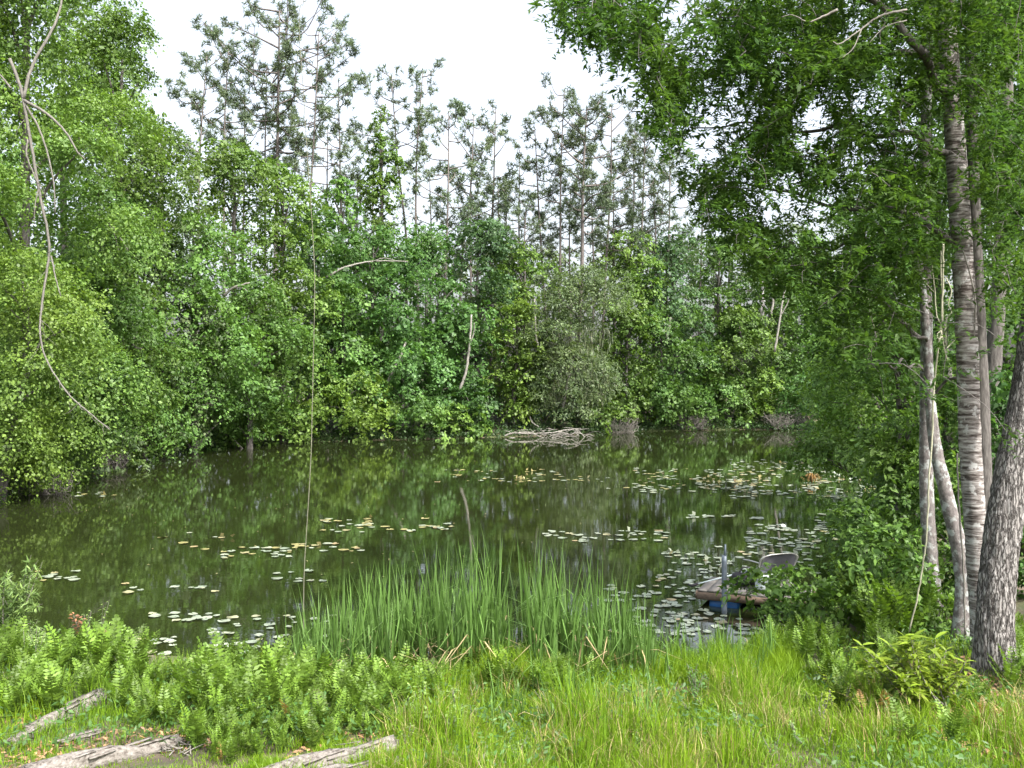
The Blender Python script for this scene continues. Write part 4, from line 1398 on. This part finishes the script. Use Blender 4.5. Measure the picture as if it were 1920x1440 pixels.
def fern(loc, h, label, group, nf=None, old=0.0, name='fern'):
    root = thing(name, label, 'fern', loc, group, R(0, 6.28))
    nf = nf or int(rng.integers(7, 11))
    for i in range(nf):
        s = h * R(.7, 1.1)
        me = FROLD[int(rng.integers(0, 2))] if R() < old else FR[int(rng.integers(0, 7))]
        o = obj('frond', me, root, loc=(R(-.05, .05), R(-.05, .05), -.02), rot=(R(-.16, .16), R(-.08, .36), i * 6.283 / nf + R(-.4, .4)), scale=(s, s, s))
    return root


def patch(n, poly_, h, label, group, old=.002, dmin=.2):
    pl = np.array(poly_, float)
    k, tries, got = 0, 0, []
    while k < n and tries < n * 30:
        tries += 1
        px, py = R(pl[:, 0].min(), pl[:, 0].max()), R(pl[:, 1].min(), pl[:, 1].max())
        if not inpoly(np.array([[px, py]]), pl)[0]:
            continue
        g = G(px, py)
        if g[2] < .02 or any((g[0] - q[0]) ** 2 + (g[1] - q[1]) ** 2 < dmin ** 2 for q in got):
            continue
        got.append(g)
        side = ('back' if py < np.median(pl[:, 1]) else 'front') + (' left' if px < (pl[:, 0].min() + pl[:, 0].max()) / 2 else ' right')
        fern(g, R(*h) * R(.8, 1.2), label + ', ' + side, group, old=old)
        k += 1


patch(36, [(-20, 1235), (150, 1225), (260, 1245), (330, 1300), (200, 1310), (30, 1375), (-20, 1370)], (.50, .78), 'green fern in the thicket at the far left behind the first log', 'ferns behind the first log', old=.003)
patch(20, [(190, 1330), (330, 1290), (420, 1300), (420, 1370), (330, 1380), (210, 1365)], (.40, .60), 'fern growing between the first and the second log', 'ferns between the logs')
patch(32, [(310, 1270), (560, 1275), (620, 1300), (600, 1355), (420, 1375), (340, 1320)], (.50, .76), 'fern in the dark green clump behind the second log', 'ferns behind the second log')
patch(34, [(350, 1380), (440, 1370), (720, 1350), (725, 1375), (520, 1425), (440, 1438), (370, 1425)], (.32, .50), 'yellow green fern in the sunny strip along the third log', 'ferns along the third log', old=.008)
patch(36, [(600, 1280), (900, 1275), (960, 1310), (760, 1340), (740, 1380), (640, 1350)], (.42, .64), 'fern in front of the cattail stand', 'ferns before the cattails')
patch(14, [(900, 1270), (1160, 1280), (1120, 1320), (930, 1330)], (.35, .55), 'fern scattered in the grass right of the cattails', 'ferns in the middle grass')
patch(15, [(1600, 1165), (1745, 1165), (1740, 1205), (1610, 1210)], (.85, 1.2), 'tall fern at the foot of the slim trunks', 'tall ferns under the slim trunks')
patch(12, [(1420, 1180), (1580, 1185), (1560, 1240), (1430, 1230)], (.4, .6), 'fern in the shade below the dock bush', 'ferns below the dock bush')
patch(14, [(1560, 1290), (1700, 1300), (1680, 1370), (1570, 1345)], (.35, .55), 'yellowish fern left of the lance-leaved shrub', 'ferns left of the lance-leaved shrub', old=.06)
patch(16, [(1500, 1215), (1700, 1212), (1690, 1262), (1510, 1275)], (.4, .65), 'fern on the shaded soil between grass and slim trunks', 'ferns on the shaded soil')
patch(9, [(1880, 1190), (1935, 1190), (1935, 1290), (1890, 1290)], (.45, .7), 'fern in the shade right of the oak foot', 'ferns right of the oak')
for px, py, h, lb in ((1705, 1402, .5, 'tall bright fern standing alone in front of the lance-leaved shrub'), (1795, 1405, .52, 'tall bright fern right of the other lone one before the shrub'),
                      (1830, 1330, .45, 'dark green fern against the foot of the oak trunk'), (1895, 1300, .6, 'fern with drooping fronds right of the oak foot'),
                      (1560, 1290, .6, 'single feathery fern rising from the grass right of centre')):
    fern(G(px, py), h, lb, None, 8)
for px, py in ((1850, 1365), (1835, 1375), (1870, 1372)):
    fern(G(px, py), .36, 'orange brown dying fern in the clump by the bare path', 'dying ferns by the path', 9, old=.8)
for px, py in ((198, 1240),):
    fern(G(px, py), R(.5, .7), 'fern with rusty reddish fronds among green ones', 'rusty ferns', 8, old=.6)

# cattails
def bladet(k, mat, dead=False):
    m = MB()
    n = 8
    s = np.linspace(0, 1, n)
    b_ = R(.03, .22) if not dead else R(.1, .5)
    kink = R(.45, .7) if (dead or k % 4 == 3) else 2
    x = b_ * s ** 2.2 + np.where(s > kink, (s - kink) * .9, 0)
    z = s - .15 * b_ * s ** 2 - np.where(s > kink, (s - kink) * 1.25, 0)
    w_ = np.where(s < .55, .011, .011 * (1 - (s - .55) / .46)) * (1 if not dead else .9)
    tw = s * R(-1.2, 1.2)
    c = np.stack([x, 0 * s, z], -1)
    sd_ = np.stack([np.sin(tw) * .6, np.cos(tw), 0 * s], -1) * w_[:, None]
    v = np.stack([c - sd_, c + sd_], 1).reshape(-1, 3)
    m.add(v, [[2 * i, 2 * i + 1, 2 * i + 3, 2 * i + 2] for i in range(n - 1)])
    return m.mesh('blade', mat)


BL = [bladet(k, M_CAT) for k in range(9)]
BD = [bladet(k, M_CAT_DEAD, True) for k in range(4)]


def cattail(x, y, h, label, group, nb, dead):
    z = float(gz(x, y))
    root = thing('cattail', label, 'cattail', (x, y, z), group, R(0, 6.28))
    for i in range(nb):
        dd = R() < dead
        me = BD[int(rng.integers(0, 4))] if dd else BL[int(rng.integers(0, 9))]
        s = h * R(.6, 1.08) * (.8 if dd else 1)
        obj('blade', me, root, loc=(R(-.06, .06), R(-.06, .06), -.05), rot=(R(-.08, .08), R(-.02, .17), i * 6.283 / nb + R(-.6, .6)), scale=(1.0 * R(.8, 1.2) * s ** .5, s ** .35, s))


n = 0
while n < 275:
    px, Yc = R(560, 1225), R(10.9, 13.4)
    top = np.interp(px, [560, 620, 700, 860, 1000, 1080, 1150, 1215], [1165, 1105, 1075, 1045, 1040, 1055, 1085, 1130])
    x = (px - 960) / F * Yc
    zt = CAMZ - (top - HY) / F * Yc
    z = float(gz(x, K * Yc))
    if z < -.35:
        continue
    h = (zt - z) * R(.78, 1.28)
    if h < .6:
        continue
    sec = 'left third' if px < 780 else 'middle' if px < 1000 else 'right third'
    cattail(x, K * Yc, h, 'tall blue green cattail in the %s of the stand, %s' % (sec, 'nearer the grass' if Yc < 12.1 else 'out in the water'), 'cattails in the middle stand', int(rng.integers(6, 10)), .10)
    n += 1
for i in range(16):
    g = G(R(535, 600), R(1200, 1275))
    cattail(g[0], g[1], R(.8, 1.5), 'slender cattail at the left end of the stand by the hanging vine', 'cattails by the hanging vine', 5, .1)
for i in range(52):
    g = G(R(1180, 1450), R(1195, 1290))
    cattail(g[0], g[1], R(.45, 1.0), 'short bright reed at the water edge below the dock', 'reeds below the dock', 7, .04)
for i in range(38):
    g = G(R(850, 1230), R(1285, 1400))
    cattail(g[0], g[1], R(.4, .9), 'young cattail shooting up from the grass in front of the stand', 'young cattails in the grass', 7, .08)

# grass
def blades(mb, x, y, h, w, lean):
    n = len(x)
    z = gz(x, y)
    p = np.stack([x, y, z - .02], -1)
    a = rng.uniform(0, 6.283, n)
    s = np.stack([np.cos(a), np.sin(a), 0 * a], -1) * (w / 2)[:, None]
    a2 = rng.uniform(0, 6.283, n)
    d = np.stack([np.cos(a2), np.sin(a2), 0 * a2], -1) * (lean * h)[:, None]
    up = np.array([0, 0, 1.0])
    m_ = p + d * .3 + up * (h * .58)[:, None]
    e = p + d + up * (h * np.sqrt(np.clip(1 - lean ** 2 * .6, .2, 1)))[:, None]
    v = np.stack([p - s, p + s, m_ + s * .8, m_ - s * .8, e], 1).reshape(-1, 3)
    b_ = np.arange(n)[:, None] * 5
    mb.add(v, b_ + [0, 1, 2, 3], b_ + [3, 2, 4])


def grass_region(mb, n, poly_, h, w, thr=-.5, lean=(.05, .6)):
    pl = np.array(poly_, float) * [1, K]
    P = []
    tot = 0
    while tot < n:
        x, y = rng.uniform(pl[:, 0].min(), pl[:, 0].max(), n), rng.uniform(pl[:, 1].min(), pl[:, 1].max(), n)
        ok = inpoly(np.stack([x, y], -1), pl)
        nz = vnoise(np.stack([x * 1.3, y * 1.3, x * 0], -1), 40) + .5 * vnoise(np.stack([x * 4, y * 4, x * 0], -1), 41)
        ok &= (nz > thr) & (sdf(x, y) > .02)
        P.append(np.stack([x, y, nz], -1)[ok])
        tot += ok.sum()
    P = np.concatenate(P)[:n]
    big = vnoise(np.stack([P[:, 0] * .55, P[:, 1] * .45, P[:, 0] * 0], -1), 47)
    hh = rng.uniform(*h, n) * (1 + .5 * P[:, 2]) * (1 + .38 * big)
    blades(mb, P[:, 0], P[:, 1], np.maximum(hh, .03), rng.uniform(.6, 1.2, n) * w, rng.uniform(*lean, n))


mb = MB()
grass_region(mb, 56000, [(-1.75, 6.2), (7.5, 6.2), (6.6, 9.2), (5.2, 10.6), (3.2, 11.5), (.5, 11.2), (-1.35, 9.3)], (.08, .28), .010, thr=-1.2, lean=(.05, .9))
grass_region(mb, 9000, [(.4, 10), (4.4, 11), (4.6, 12.6), (3, 11.9), (.4, 11.6)], (.10, .32), .010)
grass_region(mb, 7000, [(-3.2, 7.0), (-1.2, 6.4), (-1.2, 8.2), (-2.2, 8.6)], (.05, .2), .009)
grass_region(mb, 15000, [(-6.5, 6.5), (-1.2, 6.5), (-1.4, 8), (-4, 9.5), (-6.5, 9.5)], (.05, .17), .009, thr=-.75)
grass_region(mb, 5000, [(-8.5, 9), (-5, 9), (-1, 9.5), (-1, 11.5), (-6, 12), (-9, 12.6)], (.12, .35), .010)
grass_region(mb, 2400, [(-1.5, 6.6), (5.8, 6.8), (4.8, 10.8), (-1.1, 10)], (.22, .5), .011, thr=.42, lean=(.02, .35))
grass_region(mb, 5000, [(2.6, 10.2), (5.6, 9.8), (5.4, 11.4), (3.2, 11.9)], (.06, .25), .010, thr=-1.2)
grass_region(mb, 7000, [(-5.2, 6.2), (-2.0, 6.2), (-1.9, 7.6), (-4.8, 7.9)], (.05, .2), .010, thr=-1.3)
grass_region(mb, 8000, [(-1.6, 10.2), (3.4, 10.8), (3.2, 11.8), (-1.8, 11.5)], (.2, .55), .010, thr=-.8)
grass_region(mb, 6000, [(4.0, 9.2), (7.6, 9.2), (8.2, 13), (5.2, 13)], (.05, .18), .010, thr=-.4)
tag(obj('grass', mb.mesh('grass', M_GRASS)), 'bright yellow green grass growing over the near bank', 'grass', kind='stuff')
mb = MB()
grass_region(mb, 5200, [(-1.5, 6.2), (7.5, 6.2), (6.6, 9.2), (5.2, 10.6), (.5, 11.2), (-1.3, 9.3)], (.15, .42), .007, thr=.05, lean=(.1, .95))
tag(obj('dry_grass', mb.mesh('dry_grass', M_STRAW)), 'dry straw coloured blades scattered through the near grass', 'grass', kind='stuff')
# leafy ground cover between the ferns
mb = MB()
n = 20000
x, y = rng.uniform(-9.5, 7.5, n), rng.uniform(6.6, 13.5, n) * K
ok = (sdf(x, y) > .05) & ~((x > 4.6) & (y < 8.6 * K)) & (vnoise(np.stack([x * .9, y * .9, x * 0], -1), 50) > np.where(x > -.8, .05, -.35)) & ~((x < -1) & (y < 8.1 * K))
x, y = x[ok], y[ok]
n = len(x)
pp = np.stack([x, y, gz(x, y) + rng.uniform(.02, .28, n) * (1 + .5 * vnoise(np.stack([x, y, x * 0], -1), 51))], -1)
leaves(mb, pp, rng.normal(size=(n, 3)) * .6 + [0, -.2, 1], rng.normal(size=(n, 3)), rng.uniform(.05, .11, n), rng.uniform(.02, .045, n))
tag(obj('ground_cover', mb.mesh('ground_cover', M_DARK)), 'low leafy ground cover filling in between ferns and grass', 'ground cover', kind='stuff')
# leaf litter under the oak and by the logs
mb = MB()
def litter(n, x0, x1, y0, y1, thr=0):
    x, y = rng.uniform(x0, x1, n), rng.uniform(y0, y1, n) * K
    ok = vnoise(np.stack([x * 1.5, y * 1.5, x * 0], -1), 60) > thr
    x, y = x[ok], y[ok]
    k = len(x)
    pp = np.stack([x, y, gz(x, y) + rng.uniform(.005, .05, k)], -1)
    leaves(mb, pp, rng.normal(size=(k, 3)) * .35 + [0, 0, 1], rng.normal(size=(k, 3)), rng.uniform(.05, .12, k), rng.uniform(.02, .04, k))
litter(5200, 4.6, 7.6, 7.0, 11.4, -.25)
litter(4200, -6.5, -.8, 6.8, 9.2, -.3)
tag(obj('fallen_leaves', mb.mesh('fallen_leaves', M_LITTER)), 'dry brown fallen leaves under the oak and around the logs', 'fallen leaves', kind='stuff')

# lance-leaved shrub by the oak: every leaf is a part
m = MB()
s = np.linspace(0, 1, 6)
w_ = .5 * np.sin(np.pi * np.clip(s * .93 + .05, 0, 1)) ** .8 * .30
z = -.22 * s ** 2
for i in range(5):
    pass
v = np.concatenate([np.stack([s, -w_, z + .05 * w_ / .13], -1), np.stack([s, 0 * s, z], -1), np.stack([s, w_, z + .05 * w_ / .13], -1)])
q = [[i, i + 6, i + 7, i + 1] for i in range(5)] + [[i + 6, i + 12, i + 13, i + 7] for i in range(5)]
m.add(v, q)
LEAFM = m.mesh('leaf', M_LANCE)
sb = G(1750, 1335)
shrub = thing('lance_leaved_shrub', 'yellow green shrub with whorls of long pointed leaves by the oak', 'shrub', sb)
sm = MB()
fm = MB()
nleaf = 0
for i in range(33):
    tgt = W(R(1610, 1815), R(1190, 1310), sb[1] / K + R(-.3, .5)) - sb
    tgt[2] = max(tgt[2], .12)
    tgt[:2] *= 1.05
    tube(sm, spline([(R(-.25, .25), R(-.2, .2), -.03), tgt * [.6, .6, .55], tgt], 6), np.linspace(.010, .004, 6), 4)
    q_ = 44
    f_ = rng.uniform(.3, .95, q_)[:, None]
    a_ = rng.uniform(0, 6.283, q_)
    d_ = np.stack([np.cos(a_), np.sin(a_), rng.uniform(-.3, .5, q_)], -1)
    leaves(fm, tgt * np.hstack([f_, f_, f_]) + d_ * .08, np.array([0, 0, 1.0]) + rng.normal(size=(q_, 3)) * .35, d_, rng.uniform(.12, .2, q_), rng.uniform(.035, .055, q_))
    for j in range(9):
        a = j * 2.4 + R(-.3, .3)
        f = 1 - j * .06
        o = obj('leaf', LEAFM, shrub, loc=tuple(tgt - np.array([0, 0, .016 * j])), rot=(R(-.3, .3), -R(.1, .9) + j * .07, a), scale=R(.14, .21) * f)
        nleaf += 1
obj('stems', sm.mesh('stems', M_TWIG), shrub)
obj('foliage', fm.mesh('foliage', M_LANCE), shrub, kind='stuff')

# narrow-leaved willow shrub at far left, near bank
wb = G(20, 1215)
wil = thing('willow_shrub', 'soft narrow-leaved willow shrub at the left edge of the near bank', 'shrub', wb)
lm, sm = MB(), MB()
for i in range(46):
    tgt = W(R(-40, 82), R(1040, 1190), wb[1] / K + R(-.5, .5))
    pth = spline([wb + [R(-.2, .2), R(-.2, .2), -.05], (wb + tgt) / 2 + [R(-.1, .1), 0, .25], tgt], 9)
    tube(sm, pth, np.linspace(.010, .003, 9), 4, cap=False)
    for t_ in range(40):
        f = R(.35, 1)
        c_ = pth[int(f * 8)]
        d_ = rng.normal(size=3) + [0, 0, -.5]
        leaves(lm, np.array([c_ + unit(d_) * .05]), rng.normal(size=(1, 3)) + [0, 0, .8], d_[None], R(.12, .20), .030)
obj('foliage', lm.mesh('foliage', M_WILLOW, wb), wil, kind='stuff')
obj('stems', sm.mesh('stems', M_TWIG, wb), wil)

# leafy weeds
def weed(g, h, mat, label, group, L=.11):
    root = thing('leafy_weed', label, 'weed', g, group)
    lm, sm = MB(), MB()
    for k in range(3):
        e = np.array([R(-.12, .12), R(-.12, .12), h * R(.7, 1)])
        pth = spline([(0, 0, -.03), e * [.4, .4, .5], e], 8)
        tube(sm, pth, np.linspace(.006, .003, 8), 4, cap=False)
        n = 16
        f = np.linspace(.15, 1, n)
        c_ = np.stack([np.interp(f, np.linspace(0, 1, 8), pth[:, i]) for i in range(3)], -1)
        a = np.arange(n) * 2.4
        d_ = np.stack([np.cos(a), np.sin(a), .35 + 0 * a], -1)
        leaves(lm, c_ + unit(d_) * L * .5, np.stack([0 * a, 0 * a, 1 + 0 * a], -1) + rng.normal(size=(n, 3)) * .3, d_, L * (1.15 - .5 * f), .3 * L)
    obj('leaves', lm.mesh('leaves', mat), root, kind='stuff')
    obj('stem', sm.mesh('stem', M_TWIG), root)


for i in range(10):
    weed(G(R(780, 860), R(1300, 1400)), R(.3, .5), M_WILLOW, 'pale leafy weed in the grass right of the third log', 'pale weeds right of the third log')
for i in range(16):
    weed(G(R(1230, 1420), R(1230, 1330)), R(.25, .45), M_MID, 'small leafy weed in the grass below the dock', 'weeds below the dock', .08)
for i in range(14):
    weed(G(R(1480, 1640), R(1260, 1380)), R(.2, .42), M_LANCE, 'yellowish weed among dry stalks left of the lance-leaved shrub', 'weeds left of the shrub', .08)
for i in range(14):
    weed(G(R(40, 260), R(1195, 1290)), R(.4, .7), M_WILLOW, 'grey green weed among the left fern thicket', 'weeds in the left thicket', .10)
for i in range(46):
    weed(G(R(760, 1560), R(1320, 1436)), R(.12, .3), [M_MID, M_WILLOW, M_LANCE][i % 3], ['small dark green weed', 'small pale weed', 'small yellowish weed'][i % 3] + ' growing low in the near grass', 'low weeds in the near grass', .06)
weed(G(150, 1198), .45, M_RED, 'dead weed with curled reddish leaves before the left water', None, .13)
weed(G(1690, 1310), .5, M_WILLOW, 'pale upright weed with seed head right of centre', None, .07)


# ------------------------------------------------------------------ logs, sticks
def log(label, a, e, r0, r1, sides=26, seed=0, name='log'):
    a, e = np.array(a, float), np.array(e, float)
    root = thing(name, label, 'log', (a + e) / 2 - [0, 0, r0])
    n = 46
    pth = spline([a, a + (e - a) * .35 + [0, .04, .02], a + (e - a) * .7 + [0, -.03, .0], e], n)
    def dsp(ang, s, P):
        d_ = unit(e - a)
        along = (P @ d_)[..., None]
        q = (P - along * d_) * 14 + d_ * along * 2.2
        return .16 * vnoise(q, 70 + seed) + .10 * vnoise(P * 4.5, 71 + seed) - .10 * (1 - np.abs(vnoise(q * 1.9, 73 + seed))) ** 4
    rr = np.linspace(r0, r1, n)
    m = MB()
    tube(m, pth, rr, sides, disp=dsp)
    jag = m.v[0]                                    # splintered, uneven ends
    d_ = unit(e - a)
    jag[:sides] -= d_ * rng.uniform(0, .10, (sides, 1))
    jag[(n - 1) * sides:n * sides] += d_ * rng.uniform(0, .10, (sides, 1))
    obj('wood', m.mesh('wood', M_LOG, root.location), root)
    m = MB()       # loose strips of bark
    for i in range(9):
        f = R(.1, .9)
        c_ = a + (e - a) * f
        d_ = unit(e - a)
        up = np.array([R(-.5, .5), -R(.2, .9), R(.5, 1)])
        up = unit(up - d_ * (up @ d_))
        rr_ = r0 + (r1 - r0) * f
        box(m, c_ + up * rr_ * 1.06, (R(.15, .4), R(.03, .06), .012), math.atan2(d_[1], d_[0]) + R(-.08, .08))
    obj('bark_strips', m.mesh('bark_strips', M_LOG, root.location), root, kind='stuff')
    return root


def gp(px, py, up):
    g = G(px, py)
    return g + [0, 0, up]


log('weathered log lying slantwise at the far left of the near bank', gp(22, 1402, .03), gp(184, 1322, .08), .075, .115, seed=1)
log('broad pale log with flaking bark running out of the bottom edge', gp(60, 1470, .06), gp(328, 1402, .05), .13, .085, seed=2)
log('grey log along the fern strip at the bottom left of centre', gp(480, 1475, .03), gp(730, 1412, .06), .11, .115, seed=3)
log('flat broken log end lying below the fern strip log', gp(560, 1475, .02), gp(744, 1442, .03), .09, .085, seed=4)
log('short grey chunk of wood lying between the two left logs', gp(120, 1398, .02), gp(172, 1388, .03), .055, .06, seed=5, name='wood_chunk')
for k, (cx, cy_, n, lb) in enumerate(((345, 1408, 26, 'pile of dry grey twigs at the end of the broad log'), (665, 1415, 16, 'splintered pale sticks lying between the two right logs'))):
    g = G(cx, cy_)
    root = thing('twig_pile', lb, 'twigs', g)
    for i in range(n):
        m = MB()
        a = R(0, 6.28)
        L_ = R(.12, .42)
        c_ = np.array([R(-.18, .18), R(-.15, .15), R(.01, .09)])
        d_ = np.array([math.cos(a), math.sin(a), R(-.15, .5)]) * L_
        tube(m, spline([c_ - d_ / 2, c_ + rng.normal(size=3) * .02, c_ + d_ / 2], 5), np.linspace(.008, .004, 5), 5)
        obj('twig', m.mesh('twig', M_TWIG), root)
# one splintered stub
g = G(688, 1412) / [1, K, 1]
limb_thing('broken_stick', 'thick splintered stick leaning up between the right logs', 'stick', [
    ('wood', [(672, 1424, g[1]), (682, 1412, g[1]), (694, 1400, g[1] - .05)], .028, .012), ('splinter', [(684, 1410, g[1]), (690, 1408, g[1]), (693, 1413, g[1])], .012, .005)], M_LOG, 7)

# woods going on beyond the trees one can tell apart
mb = MB()
for xa, xb, ya, yb, hh, n in ((-62, -29, 12, 88, 17, 70), (27, 62, 22, 90, 15, 60), (-60, 62, 104, 118, 8, 60)):
    for i in range(n):
        c_ = np.array([R(xa, xb), R(ya, yb), R(.1, .85) * hh])
        u = sphere(170)
        pp = c_ + u * np.array([3.2, 3.2, 2.6]) * rng.uniform(.6, 1.05, (170, 1))
        pp[:, 2] = np.maximum(pp[:, 2], .3)
        leaves(mb, pp, u + rng.normal(size=(170, 3)) * .4 + [0, 0, .4], rng.normal(size=(170, 3)) + [0, 0, -.4], rng.uniform(.4, .8, 170), rng.uniform(.3, .5, 170))
tag(obj('surrounding_woods', mb.mesh('surrounding_woods', M_MID)), 'shadowy woods closing in behind the banks all round', 'woods', kind='stuff')
